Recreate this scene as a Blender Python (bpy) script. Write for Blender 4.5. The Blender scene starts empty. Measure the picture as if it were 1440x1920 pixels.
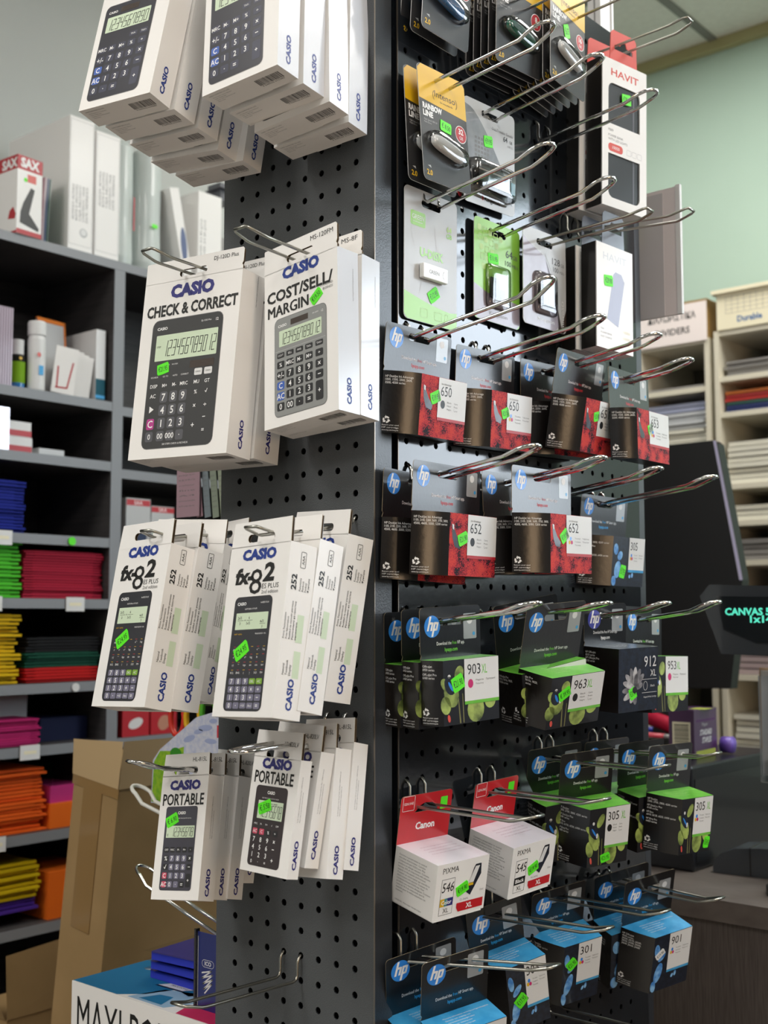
import bpy, math, random
from mathutils import Vector, Matrix, Euler
from mathutils.geometry import tessellate_polygon
random.seed(7)
S = bpy.context.scene
COL = S.collection

# ------------------------------------------------------------------ camera
RIGHT = Vector((0.759419, 0.650602, -0.000499)); DOWN = Vector((-0.056835, 0.065577, -0.996228)); FWD = Vector((-0.648115, 0.756583, 0.086777))
EYE = Vector((0.828084, -0.92181, 1.44969)); FPX = 2273.79
cd = bpy.data.cameras.new('camera'); cam = bpy.data.objects.new('camera', cd); COL.objects.link(cam)
cd.sensor_fit = 'HORIZONTAL'; cd.sensor_width = 36.0; cd.lens = FPX * 36.0 / 1440.0
cd.clip_start = 0.02; cd.dof.use_dof = True; cd.dof.focus_distance = 1.28; cd.dof.aperture_fstop = 9.0
m3 = Matrix((RIGHT, -DOWN, -FWD)).transposed()
cam.matrix_world = Matrix.Translation(EYE) @ m3.to_4x4()
S.camera = cam
def at(px, py, ax, val):
    """point of the place seen at a photo pixel, on the plane where axis ax equals val"""
    d = FWD + RIGHT * ((px - 720) / FPX) + DOWN * ((py - 960) / FPX)
    return EYE + d * ((val - EYE[ax]) / d[ax])

# ------------------------------------------------------------------ world, exposure
S.view_settings.view_transform = 'Standard'; S.view_settings.look = 'None'
S.view_settings.exposure = 0.0; S.view_settings.gamma = 1.0; S.view_settings.use_curve_mapping = False
w = bpy.data.worlds.new('world'); S.world = w; w.use_nodes = True
w.node_tree.nodes['Background'].inputs[0].default_value = (0.80, 0.90, 1.0, 1)
w.node_tree.nodes['Background'].inputs[1].default_value = 0.15
# unseen ceiling lamps, set out for the light they give: (x, y, watts)
CEIL = 3.02
LAMPS = [(-0.55, -1.5, 18), (-0.55, -3.1, 16), (0.65, -2.7, 9), (0.9, -0.5, 8), (2.4, -0.6, 9), (2.4, 1.0, 7), (0.5, 1.3, 15), (-0.5, 1.35, 5), (2.4, -2.7, 7)]  # the pair nearest the back wall is added to brighten the walls there
for i, (x, y, p) in enumerate(LAMPS):
    ld = bpy.data.lights.new('ceiling_panel_light', 'AREA'); ld.energy = p; ld.shape = 'RECTANGLE'; ld.size = 0.56; ld.size_y = 0.56
    ld.color = (1.0, 0.97, 0.92)
    lo = bpy.data.objects.new('ceiling_panel_light', ld); COL.objects.link(lo); lo.location = (x, y, CEIL - 0.03)

# ------------------------------------------------------------------ materials
def lin(h):
    c = [int(h[i:i + 2], 16) / 255 for i in (0, 2, 4)]
    return [x / 12.92 if x < .04045 else ((x + .055) / 1.055) ** 2.4 for x in c] + [1]
MATS = {}
def mat(name, hexc, rough=.5, metal=0., spec=.5, bump=0., bscale=300., coat=0., emit=0., noise=None, nscale=20., stretch=None, trans=0., crough=.05):
    m = bpy.data.materials.new(name); m.use_nodes = True; nt = m.node_tree; b = nt.nodes['Principled BSDF']
    b.inputs['Base Color'].default_value = lin(hexc); b.inputs['Roughness'].default_value = rough
    b.inputs['Metallic'].default_value = metal; b.inputs['Specular IOR Level'].default_value = spec
    b.inputs['Coat Weight'].default_value = coat; b.inputs['Coat Roughness'].default_value = crough
    if trans: b.inputs['Transmission Weight'].default_value = trans
    if emit:
        b.inputs['Emission Color'].default_value = lin(hexc); b.inputs['Emission Strength'].default_value = emit
    if bump or noise:
        tc = nt.nodes.new('ShaderNodeTexCoord'); mp = nt.nodes.new('ShaderNodeMapping')
        nt.links.new(tc.outputs['Object'], mp.inputs[0])
        if stretch: mp.inputs['Scale'].default_value = stretch
    if bump:
        n = nt.nodes.new('ShaderNodeTexNoise'); n.inputs['Scale'].default_value = bscale; n.inputs['Detail'].default_value = 3
        bp = nt.nodes.new('ShaderNodeBump'); bp.inputs['Strength'].default_value = bump; bp.inputs['Distance'].default_value = .001
        nt.links.new(mp.outputs[0], n.inputs['Vector']); nt.links.new(n.outputs['Fac'], bp.inputs['Height']); nt.links.new(bp.outputs[0], b.inputs['Normal'])
    if noise:
        n = nt.nodes.new('ShaderNodeTexNoise'); n.inputs['Scale'].default_value = nscale; n.inputs['Detail'].default_value = 4
        r = nt.nodes.new('ShaderNodeValToRGB'); el = r.color_ramp.elements
        lo, hi = noise[1] if len(noise) > 1 else (.35, .65)
        el[0].position = lo; el[1].position = hi; el[0].color = lin(hexc); el[1].color = lin(noise[0])
        nt.links.new(mp.outputs[0], n.inputs['Vector']); nt.links.new(n.outputs['Fac'], r.inputs[0]); nt.links.new(r.outputs[0], b.inputs['Base Color'])
    MATS[name] = m
    return m
# setting
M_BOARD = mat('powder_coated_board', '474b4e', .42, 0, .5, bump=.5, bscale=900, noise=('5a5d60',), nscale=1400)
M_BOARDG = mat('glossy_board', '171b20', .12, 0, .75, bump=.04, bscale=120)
M_POST = mat('post_metal', '2b2e33', .3, 0, .6, bump=.2, bscale=600)
M_EDGE = mat('bare_metal_edge', '8d8378', .3, .8)
M_DARK = mat('inside_shade', '0b0b0c', .8)
M_CHROME = mat('chrome', 'd6d6d4', .07, 1)
M_ZINC = mat('zinc_wire', 'a5a49c', .28, 1)
M_WHITEWIRE = mat('white_wire', 'e8e6de', .35)
M_WALLG = mat('left_wall_paint', 'bcc0be', .8, noise=('c1c5c2',), nscale=3)
M_TEAL = mat('teal_wall_paint', 'adc6b9', .8, noise=('b3ccbf',), nscale=2)
M_CEIL = mat('ceiling_tile', 'dadbd6', .9, noise=('e0e1dc',), nscale=60)
M_GRID = mat('ceiling_grid', '7d7e7b', .6)
M_FLOOR = mat('floor_tile', '98938b', .5, noise=('a39d95',), nscale=6)
M_LAMP = mat('lamp_diffuser', 'fffaf0', .5, emit=5)
M_DAY = mat('daylight_glass', 'e6f2ff', .2, emit=10)
M_WARMGLOW = mat('added_warm_glow', 'ffd9ae', .2, emit=4)
M_DAY2 = mat('shaded_glass', 'dfeaf5', .2, emit=8)
M_SHELF = mat('dark_shelf_laminate', '3c3a3b', .45, 0, .4, noise=('474444',), nscale=12, stretch=(1, 1, 12))
M_SHELFE = mat('shelf_edge', '85888d', .4)
M_WOOD = mat('grey_brown_wood', '4b4441', .5, noise=('5f5753',), nscale=40, stretch=(14, 14, .6))
M_WOODT = mat('grey_brown_wood_top', '5a524e', .5, noise=('6a625d',), nscale=40, stretch=(.6, 12, 1))
M_BEIGE = mat('beige_laminate', 'd9d4c2', .5)
M_CREAM = mat('cream_cardboard', 'efe8cc', .6)
# paper and print
M_WHITE = mat('white_carton', 'f0eeec', .4, 0, .4, coat=.25, crough=.18)
M_WHITEG = mat('gloss_white_carton', 'd3d7e0', .3, 0, .5, coat=.7, bump=.10, bscale=70, crough=.12)
M_KRAFT = mat('raw_board', '8f8168', .8)
M_PGREY = mat('carton_bottom', 'ece6e2', .5)
M_NAVY = mat('casio_blue', '1f3a8c', .4)
M_NAVY2 = mat('deep_violet_blue', '2b2a78', .4)
M_INK = mat('black_ink', '161616', .4)
M_GINK = mat('grey_ink', '707070', .5)
M_LGINK = mat('light_grey_ink', 'b4b4b4', .5)
M_WINK = mat('white_ink', 'f2f2f2', .4)
M_LCD = mat('lcd_green', 'cfe0c4', .4)
M_BODYK = mat('printed_black_body', '2c2b2d', .35, coat=.3, crough=.2)
M_BODYN = mat('printed_navy_body', '22212e', .35, coat=.3, crough=.2)
M_BODYP = mat('printed_plum_body', '2e2428', .35, coat=.3, crough=.2)
M_BODYV = mat('printed_violet_body', '3a3844', .35, coat=.3, crough=.2)
M_BODYS = mat('printed_silver_body', '8e908f', .4, coat=.2, crough=.2)
M_BODYF = mat('printed_fx_body', '25262e', .35, coat=.3, crough=.2)
M_KEYG = mat('printed_grey_key', '55555b', .4)
M_KEYL = mat('printed_lilac_key', '77758a', .4)
M_KEYD = mat('printed_dark_key', '232326', .4)
M_KEYB = mat('printed_blue_key', '3f63b8', .4)
M_KEYM = mat('printed_magenta_key', 'b5378a', .4)
M_KEYR = mat('printed_red_key', 'd0506a', .4)
M_KEYGR = mat('printed_green_key', '7ba832', .4)
M_SOLAR = mat('printed_solar', '3c3029', .3)
M_NEON = mat('neon_green_sticker', '5cf01e', .5)
M_HPB = mat('hp_black_card', '0c0d10', .3, 0, .35, coat=.75, bump=.12, bscale=260, crough=.17)
M_HPSIDE = mat('hp_brown_black_side', '14100e', .3, 0, .5, coat=.8, bump=.3, bscale=230, crough=.22)
M_HPBLUE = mat('hp_logo_blue', '2d86e0', .35, coat=.3)
M_HPR = mat('hp_red', 'b8232e', .4)
M_HPG = mat('hp_green', '62b434', .35, coat=.3, noise=('74c245',), nscale=60)
M_HPC = mat('hp_cyan', '2f8fc6', .35, coat=.3, noise=('4aa5d8',), nscale=50)
M_LABEL = mat('white_label', 'dfdfdf', .4)
M_TAG = mat('silver_security_tag', 'a9acae', .3, .3)
M_MAG = mat('magenta_dot', 'c8246e', .4)
M_YEL = mat('yellow_dot', 'e0b422', .4)
M_REDINK = mat('red_ink', 'c4323c', .4)
M_GRINK = mat('green_ink', '6fc63c', .4)
M_CYINK = mat('cyan_ink', '2fa0dc', .4)
M_RECY = mat('lime_fruit_print', '475628', .45, noise=('a9bd62', (.34, .60)), nscale=55)
M_FRUITD = mat('dark_fruit_print', '15161c', .35, coat=.3)
M_STEM = mat('olive_stem_print', '7c7a4c', .4)
M_BFLY = mat('butterfly_print', '3d7fc8', .4, noise=('8cc0ec',), nscale=120)
M_NIGHT = mat('night_blue_print', '10141f', .35, coat=.3, noise=('1c2536',), nscale=200)
def flower():
    m = mat('red_blossom_print', 'c83a3c', .5, spec=.15); nt = m.node_tree; b = nt.nodes['Principled BSDF']
    tc = nt.nodes.new('ShaderNodeTexCoord'); v = nt.nodes.new('ShaderNodeTexVoronoi'); v.inputs['Scale'].default_value = 700
    n = nt.nodes.new('ShaderNodeTexNoise'); n.inputs['Scale'].default_value = 75; n.inputs['Detail'].default_value = 6
    mx = nt.nodes.new('ShaderNodeMath'); mx.operation = 'MULTIPLY_ADD'; mx.inputs[1].default_value = .35
    r = nt.nodes.new('ShaderNodeValToRGB'); e = r.color_ramp.elements
    e[0].position = .53; e[0].color = lin('17151c'); e[1].position = .63; e[1].color = lin('ac2a36'); e.new(.80).color = lin('cc4038'); e.new(.57).color = lin('6a1a26')
    nt.links.new(tc.outputs['Object'], v.inputs['Vector']); nt.links.new(tc.outputs['Object'], n.inputs['Vector'])
    nt.links.new(v.outputs['Distance'], mx.inputs[0]); nt.links.new(n.outputs['Fac'], mx.inputs[2]); nt.links.new(mx.outputs[0], r.inputs[0]); nt.links.new(r.outputs[0], b.inputs['Base Color'])
    return m
M_FLOWER = flower()
M_CANR = mat('canon_red', 'c31a24', .35, coat=.4, crough=.15)
M_CANT = mat('canon_carton_top', 'ebe6ee', .3, coat=.5, crough=.12)
M_INTY = mat('intenso_yellow', 'e3b312', .35, coat=.3, crough=.15)
M_INTK = mat('intenso_black', '2a2a2c', .32, coat=.4, crough=.15)
M_GREYC = mat('grey_card', 'b9babb', .4, coat=.3, crough=.2)
M_PHOTO = mat('grey_photo_print', '5d6064', .35, coat=.4, noise=('85888b',), nscale=25)
M_LILAC = mat('lilac_photo_print', 'a79fae', .35, coat=.4, noise=('8a7f86',), nscale=18)
M_LIME = mat('lime_card', '8cc64a', .35, coat=.3, crough=.15)
M_LIME2 = mat('pale_lime_print', 'b9dc8c', .4)
M_CHAR = mat('havit_window', '727883', .22, coat=.3)
M_HRED = mat('havit_red', 'd8564c', .35)
M_HBLK = mat('havit_black_side', '1c1b1a', .3, coat=.4)
M_STEELP = mat('stick_metal', 'f4f6f6', .22, 0)
M_CYP = mat('cyan_plastic', '5fb0c8', .2, trans=.3)
M_BLUEP = mat('blue_plastic', '2f78b8', .2, coat=.6)
M_GREENP = mat('green_plastic', '146b52', .2, coat=.6)
def clear():
    m = bpy.data.materials.new('clear_blister'); m.use_nodes = True; nt = m.node_tree; nt.nodes.remove(nt.nodes['Principled BSDF'])
    o = nt.nodes['Material Output']; t = nt.nodes.new('ShaderNodeBsdfTransparent'); g = nt.nodes.new('ShaderNodeBsdfGlossy'); g.inputs['Roughness'].default_value = .06
    x = nt.nodes.new('ShaderNodeMixShader'); f = nt.nodes.new('ShaderNodeFresnel'); f.inputs[0].default_value = 1.5
    a = nt.nodes.new('ShaderNodeMath'); a.operation = 'MULTIPLY_ADD'; a.inputs[1].default_value = 1.1; a.inputs[2].default_value = .06
    nt.links.new(f.outputs[0], a.inputs[0]); nt.links.new(a.outputs[0], x.inputs[0]); nt.links.new(t.outputs[0], x.inputs[1]); nt.links.new(g.outputs[0], x.inputs[2]); nt.links.new(x.outputs[0], o.inputs[0])
    t.inputs[0].default_value = (.93, .94, .95, 1)
    return m
M_CLEAR = clear()

# ------------------------------------------------------------------ text cache
_T = {}
def text2d(s, bold=0.0, res=2):
    k = (s, bold, res)
    if k in _T: return _T[k]
    c = bpy.data.curves.new('t', 'FONT'); c.body = s; c.size = 1; c.offset = bold; c.resolution_u = res; c.fill_mode = 'FRONT'
    o = bpy.data.objects.new('t', c); COL.objects.link(o)
    dg = bpy.context.evaluated_depsgraph_get(); dg.update()
    me = o.evaluated_get(dg).to_mesh()
    vs = [(v.co.x, v.co.y) for v in me.vertices]; fs = [tuple(p.vertices) for p in me.polygons]
    # a face must look along +z
    o.evaluated_get(dg).to_mesh_clear(); COL.objects.unlink(o); bpy.data.objects.remove(o); bpy.data.curves.remove(c)
    _T[k] = (vs, fs); return _T[k]

def arc(cx, cy, rx, ry, a0, a1, n):
    return [(cx + rx * math.cos(a0 + (a1 - a0) * i / n), cy + ry * math.sin(a0 + (a1 - a0) * i / n)) for i in range(n + 1)]
def rrect(x0, y0, x1, y1, r, n=4, rs=None):
    rs = rs or (r, r, r, r); p = []
    for (cx, cy, a), q in zip(((x0, y0, math.pi), (x1, y0, -math.pi / 2), (x1, y1, 0), (x0, y1, math.pi / 2)), rs):
        if q <= 0: p.append((cx, cy)); continue
        sx = 1 if cx == x0 else -1; sy = 1 if cy == y0 else -1
        p += arc(cx + sx * q, cy + sy * q, q, q, a, a + math.pi / 2, n)
    return p
SEG = {'0': 'abcdef', '1': 'bc', '2': 'abged', '3': 'abgcd', '4': 'fgbc', '5': 'afgcd', '6': 'afgedc', '7': 'fabc', '8': 'abcdefg', '9': 'abcdfg', ' ': '', '-': 'g'}

class MB:
    def __init__(s): s.v = []; s.f = []; s.m = []; s.mats = []; s.sm = []; s.fr()
    def mi(s, m):
        if m not in s.mats: s.mats.append(m)
        return s.mats.index(m)
    def add(s, vs, fs, m, smooth=False):
        o = len(s.v); s.v += [tuple(v) for v in vs]; k = s.mi(m)
        for f in fs: s.f.append([i + o for i in f]); s.m.append(k); s.sm.append(smooth)
        return s
    def poly(s, pts, m): return s.add(pts, [list(range(len(pts)))], m)
    def box(s, x0, x1, y0, y1, z0, z1, m, mtop=None, mbot=None, mright=None):
        vs = [(x, y, z) for x in (x0, x1) for y in (y0, y1) for z in (z0, z1)]
        for f, mm in (((0, 1, 3, 2), m), ((4, 6, 7, 5), mright or m), ((0, 4, 5, 1), m), ((2, 3, 7, 6), m), ((0, 2, 6, 4), mbot or m), ((1, 5, 7, 3), mtop or m)): s.add(vs, [f], mm) if False else None
        o = len(s.v); s.v += vs
        for f, mm in (((0, 1, 3, 2), m), ((4, 6, 7, 5), mright or m), ((0, 4, 5, 1), m), ((2, 3, 7, 6), m), ((0, 2, 6, 4), mbot or m), ((1, 5, 7, 3), mtop or m)):
            s.f.append([o + i for i in f]); s.m.append(s.mi(mm)); s.sm.append(False)
        return s
    def prism(s, pts, ax, a, b, m, mcap=None):
        """2D outline pts extruded along ax from a to b; 2D axes are the two others in order"""
        n = len(pts); o3 = lambda p, t: {0: (t, p[0], p[1]), 1: (p[0], t, p[1]), 2: (p[0], p[1], t)}[ax]
        vs = [o3(p, a) for p in pts] + [o3(p, b) for p in pts]
        s.add(vs, [[i, (i + 1) % n, n + (i + 1) % n, n + i] for i in range(n)], m)
        tr = [list(t) for t in tessellate_polygon([[Vector((p[0], p[1], 0)) for p in pts]])]
        s.add(vs[:n], tr, mcap or m); s.add(vs[n:], [list(reversed(t)) for t in tr], mcap or m); return s
    def tube(s, path, r, m, n=8, closed=False):
        P = [Vector(p) for p in path]; N = len(P); rings = []; up = None
        for i in range(N):
            a = P[(i - 1) % N] if (closed or i) else P[i]; b = P[(i + 1) % N] if (closed or i < N - 1) else P[i]
            t = (b - a).normalized()
            if up is None: up = t.orthogonal().normalized()
            up = (up - t * up.dot(t)).normalized(); sd = t.cross(up)
            rings.append([P[i] + (up * math.cos(2 * math.pi * k / n) + sd * math.sin(2 * math.pi * k / n)) * r for k in range(n)])
        vs = [v for R in rings for v in R]; fs = []
        for i in range(N if closed else N - 1):
            j = (i + 1) % N
            for k in range(n): fs.append([i * n + k, i * n + (k + 1) % n, j * n + (k + 1) % n, j * n + k])
        if not closed: fs += [list(range(n))[::-1], [(N - 1) * n + k for k in range(n)]]
        return s.add(vs, fs, m, True)
    def lathe(s, prof, m, n=20, c=(0, 0), ms=None):
        for i in range(len(prof) - 1):
            (r0, z0), (r1, z1) = prof[i], prof[i + 1]; vs = []; fs = []
            for k in range(n):
                a = 2 * math.pi * k / n; vs += [(c[0] + r0 * math.cos(a), c[1] + r0 * math.sin(a), z0), (c[0] + r1 * math.cos(a), c[1] + r1 * math.sin(a), z1)]
            for k in range(n):
                j = (k + 1) % n; fs.append([2 * k, 2 * j, 2 * j + 1, 2 * k + 1])
            s.add(vs, fs, (ms[i] if ms else m), True)
        return s
    # ---- drawing on a plane, in millimetres
    def fr(s, O=(0, 0, 0), ex=(1, 0, 0), ey=(0, 0, 1), rot=0):
        s.O = Vector(O); ex = Vector(ex).normalized(); ey = Vector(ey).normalized(); s.nn = ex.cross(ey)
        c, d = math.cos(rot), math.sin(rot); s.ex = ex * c + ey * d; s.ey = ey * c - ex * d
        return s
    def p3(s, x, y, lay): return s.O + s.ex * (x * .001) + s.ey * (y * .001) + s.nn * (lay * .00012)
    def P(s, pts, m, lay=1):
        if len(pts) <= 4: return s.add([s.p3(x, y, lay) for x, y in pts], [list(range(len(pts)))], m)
        tr = [list(t) for t in tessellate_polygon([[Vector((x, y, 0)) for x, y in pts]])]
        return s.add([s.p3(x, y, lay) for x, y in pts], tr, m)
    def R(s, x0, y0, x1, y1, m, lay=1, r=0):
        return s.P(rrect(min(x0, x1), min(y0, y1), max(x0, x1), max(y0, y1), r) if r else [(x0, y0), (x1, y0), (x1, y1), (x0, y1)], m, lay)
    def E(s, cx, cy, rx, ry, m, lay=1, n=20, rot=0):
        c, d = math.cos(rot), math.sin(rot); pts = arc(0, 0, rx, ry, 0, 2 * math.pi, n)[:-1]
        return s.add([s.p3(cx + x * c - y * d, cy + x * d + y * c, lay) for x, y in pts], [list(range(n))], m)
    def ringline(s, pts, wd, m, lay=1, closed=True):
        n = len(pts)
        for i in range(n if closed else n - 1):
            a = Vector(pts[i]); b = Vector(pts[(i + 1) % n]); d = b - a
            if d.length < 1e-6: continue
            q = Vector((-d.y, d.x)).normalized() * wd / 2; e = d.normalized() * wd * .3
            s.P([tuple(a - q - e), tuple(b - q + e), tuple(b + q + e), tuple(a + q - e)], m, lay)
        return s
    def T(s, t, x, y, h, m, lay=2, w=None, bold=0., al='l', sh=0., res=2):
        """text with cap height h, baseline y; w squeezes it to a width"""
        vs, fs = text2d(t, bold, res)
        if not vs: return s
        x0 = min(v[0] for v in vs); x1 = max(v[0] for v in vs); k = h / .686; kx = (w / (x1 - x0)) if w else k
        W = (x1 - x0) * kx; ox = x - (0 if al == 'l' else W / 2 if al == 'c' else W)
        return s.add([s.p3(ox + (v[0] - x0) * kx + sh * v[1] * k, y + v[1] * k, lay) for v in vs], fs, m)
    def seg(s, t, x0, x1, y0, y1, m, lay=2, sh=.12, wd=None):
        n = len(t); dw = (x1 - x0) / n; H = y1 - y0; wd = wd or dw * .13; w_ = dw * .62
        for i, c in enumerate(t):
            bx = x0 + i * dw
            L = {'a': (0, H, w_, H), 'd': (0, 0, w_, 0), 'g': (0, H / 2, w_, H / 2), 'f': (0, H / 2, 0, H), 'e': (0, 0, 0, H / 2), 'b': (w_, H / 2, w_, H), 'c': (w_, 0, w_, H / 2)}
            for q in SEG.get(c, ''):
                a = L[q]; s.ringline([(bx + a[0] + sh * a[1], y0 + a[1]), (bx + a[2] + sh * a[3], y0 + a[3])], wd, m, lay, False)
        return s
    def plate(s, outer, holes, y0, y1, m, medge=None, mback=None):
        """flat board in the local XZ plane (outline in mm), front at y0, back at y1"""
        loops = [outer] + holes; allp = [p for L in loops for p in L]
        tr = tessellate_polygon([[Vector((p[0], p[1], 0)) for p in L] for L in loops])
        F = [(p[0] * .001, y0, p[1] * .001) for p in allp]; B = [(p[0] * .001, y1, p[1] * .001) for p in allp]
        def ori(t, want):
            a, b, c = (Vector(allp[i]) for i in t); ccw = (b - a).cross(c - a) > 0
            return list(t) if ccw == want else list(reversed(t))
        s.add(F, [ori(t, True) for t in tr], m); s.add(B, [ori(t, False) for t in tr], mback or m)
        o = 0
        for L in loops:
            n = len(L); vs = F[o:o + n] + B[o:o + n]
            s.add(vs, [[i, (i + 1) % n, n + (i + 1) % n, n + i] for i in range(n)], medge or m); o += n
        return s
    def dome(s, cx, cy, rx, ry, h, m, rot=0, n=24, k=4, p=2.0, y0=0., lvl=5):
        """raised blister or moulded body, superellipse outline, standing off the -y side"""
        c, d = math.cos(rot), math.sin(rot); rings = []
        for i in range(lvl + 1):
            a = i / lvl * math.pi / 2; f = math.cos(a) ** (1 / p * 1.2) if i < lvl else 0.0; hh = h * math.sin(a) ** .7
            ring = []
            for j in range(n):
                t = 2 * math.pi * j / n; u = rx * abs(math.cos(t)) ** (2 / k) * (1 if math.cos(t) >= 0 else -1); v = ry * abs(math.sin(t)) ** (2 / k) * (1 if math.sin(t) >= 0 else -1)
                f2 = max(f, .0); u *= (.55 + .45 * f2) if i < lvl else .45; v *= (.55 + .45 * f2) if i < lvl else .45
                ring.append(((cx + u * c - v * d) * .001, y0 - hh * .001, (cy + u * d + v * c) * .001))
            rings.append(ring)
        vs = [v for r in rings for v in r]; fs = []
        for i in range(lvl):
            for j in range(n): fs.append([i * n + j, i * n + (j + 1) % n, (i + 1) * n + (j + 1) % n, (i + 1) * n + j])
        fs.append([lvl * n + j for j in range(n)])
        return s.add(vs, fs, m, True)
    def build(s, name, parent=None, loc=None, bevel=0):
        me = bpy.data.meshes.new(name); me.from_pydata(s.v, [], s.f)
        for m in s.mats: me.materials.append(m)
        me.polygons.foreach_set('material_index', s.m); me.polygons.foreach_set('use_smooth', s.sm); me.update()
        o = bpy.data.objects.new(name, me); COL.objects.link(o)
        if parent: o.parent = parent
        if loc: o.location = loc
        if bevel:
            b = o.modifiers.new('bevel', 'BEVEL'); b.width = bevel; b.segments = 2; b.limit_method = 'ANGLE'
        return o
def tag(o, label=None, cat=None, group=None, kind=None):
    for k, v in (('label', label), ('category', cat), ('group', group), ('kind', kind)):
        if v: o[k] = v
    return o
def empty(name, label, cat, loc=(0, 0, 0), rot=(0, 0, 0), group=None):
    o = bpy.data.objects.new(name, None); COL.objects.link(o); o.location = loc; o.rotation_euler = rot; o.empty_display_size = .03
    return tag(o, label, cat, group)
def dup(r, loc=None, rot=None, label=None, group=None):
    c = r.copy(); COL.objects.link(c)
    for ch in list(r.children):
        d = ch.copy(); COL.objects.link(d); d.parent = c
        for g in ch.children:
            e = g.copy(); COL.objects.link(e); e.parent = d
    if loc is not None: c.location = loc
    if rot is not None: c.rotation_euler = rot
    if label: c['label'] = label
    if group: c['group'] = group
    return c

def barcode(s, x, y, w, h, m=M_INK, lay=1):
    r = random.Random(5); q = x
    while q < x + w:
        a = r.choice((.35, .5, .9)); s.R(q, y, q + a, y + h, m, lay); q += a + r.choice((.4, .6, .9))

ORD = ('lowest', 'second lowest', 'third lowest', 'fourth lowest', 'fifth lowest', 'sixth lowest', 'seventh lowest', 'eighth lowest', 'ninth lowest', 'tenth lowest')
ORT = ('topmost', 'second from top', 'third from top', 'fourth from top', 'fifth from top', 'sixth from top', 'seventh from top', 'eighth from top', 'ninth from top', 'tenth from top')
def nth(i, n):
    return ORD[i] if i < n / 2 else ORT[n - 1 - i]
def mat_or(n, h, h2=None):
    return MATS.get(n) or mat(n, h, .4, coat=.3, noise=(h2,) if h2 else None, nscale=150)

# ------------------------------------------------------------------ room shell
def struct(name, s, **k): o = s.build(name); o['kind'] = 'structure'; return o
BX = 0.0262          # plane of the glossy board
XW, YW = -1.36, 2.10
s = MB(); s.box(XW - .1, 4.2, -4.6, YW + .1, -.1, 0, M_FLOOR); struct('floor', s)
s = MB(); s.box(XW - .1, XW, -4.6, YW + .1, 0, CEIL, M_WALLG); struct('wall_left', s)
s = MB()
for a, b, c, d in ((XW, 1.15, 0, CEIL), (1.15, 2.70, 0, 1.62), (1.15, 2.70, 2.72, CEIL), (2.70, 4.2, 0, CEIL), (1.15, 2.70, 2.16, 2.20)): s.box(a, b, YW, YW + .1, c, d, M_TEAL)
struct('wall_back', s)
s = MB(); s.box(4.1, 4.2, -4.6, YW, 0, CEIL, mat('right_wall_paint', '3e3f40', .8)); struct('wall_right', s)
s = MB(); s.box(4.085, 4.098, -1.75, -.45, .95, 2.15, M_WARMGLOW); w_ = struct('added_warm_window', s); s = MB(); [s.box(4.07, 4.099, a, b, c, d, M_GRID) for a, b, c, d in ((-1.80, -1.75, .90, 2.20), (-.45, -.40, .90, 2.20), (-1.75, -.45, .90, .95), (-1.75, -.45, 2.15, 2.20), (-1.12, -1.08, .95, 2.15))]; s.build('window_frame', w_)  # unseen glowing window, added to give the ink pack sides a warm sheen
s = MB()
for a, b, c, d in ((2.20, 2.72, M_DAY, 0), (1.62, 2.16, M_DAY2, 0)): s.box(1.15, 2.70, YW + .04, YW + .05, a, b, c)
s2 = MB()
for x in (1.15, 1.92, 2.66): s2.box(x, x + .04, YW - .01, YW + .04, 1.62, 2.16, M_GRID); s2.box(x, x + .04, YW - .01, YW + .04, 2.20, 2.72, M_GRID)
w_ = struct('window_1', s); f_ = s2.build('window_frame', w_)
s = MB(); s.box(XW - .1, 4.2, -4.6, YW + .1, CEIL, CEIL + .05, M_CEIL); struct('ceiling', s)
s = MB()
for i in range(-4, 8):
    x = -.56 + i * .6; 
    if x > XW: s.box(x - .012, x + .012, -4.6, YW, CEIL - .004, CEIL, M_GRID)
for i in range(12):
    y = YW - .42 - i * .6; s.box(XW, 4.1, y - .012, y + .012, CEIL - .0045, CEIL - .0005, M_GRID)
s.box(XW, 4.1, YW - .022, YW, CEIL - .03, CEIL, mat_or('yellowish_wall_angle', 'a8a478')); struct('trim_1', s)
s = MB(); s.box(.55, 4.1, YW - .06, YW, 0, 1.56, mat('reflected_dark', '1c1b1d', .5)); struct('added_dark_panel', s)  # unseen dark panel, added so the glossy board reflects something dark
lp = None
for i, (x, y, p) in enumerate(LAMPS):
    if lp is None:
        lp = empty('ceiling_lamp', '', 'ceiling lamp', (x, y, CEIL - .012), group='square ceiling light panels'); s = MB(); s.box(-.29, .29, -.29, .29, .002, .008, M_LAMP); s.build('diffuser', lp)
        s = MB(); [s.box(a, b, c, d, -.003, .010, M_LABEL) for a, b, c, d in ((-.3, .3, -.3, -.29), (-.3, .3, .29, .3), (-.3, -.29, -.29, .29), (.29, .3, -.29, .29))]; s.build('frame', lp); q = lp
    else: q = dup(lp, (x, y, CEIL - .012))
    q['label'] = 'unseen square white light panel set flush in the tiled ceiling'

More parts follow.
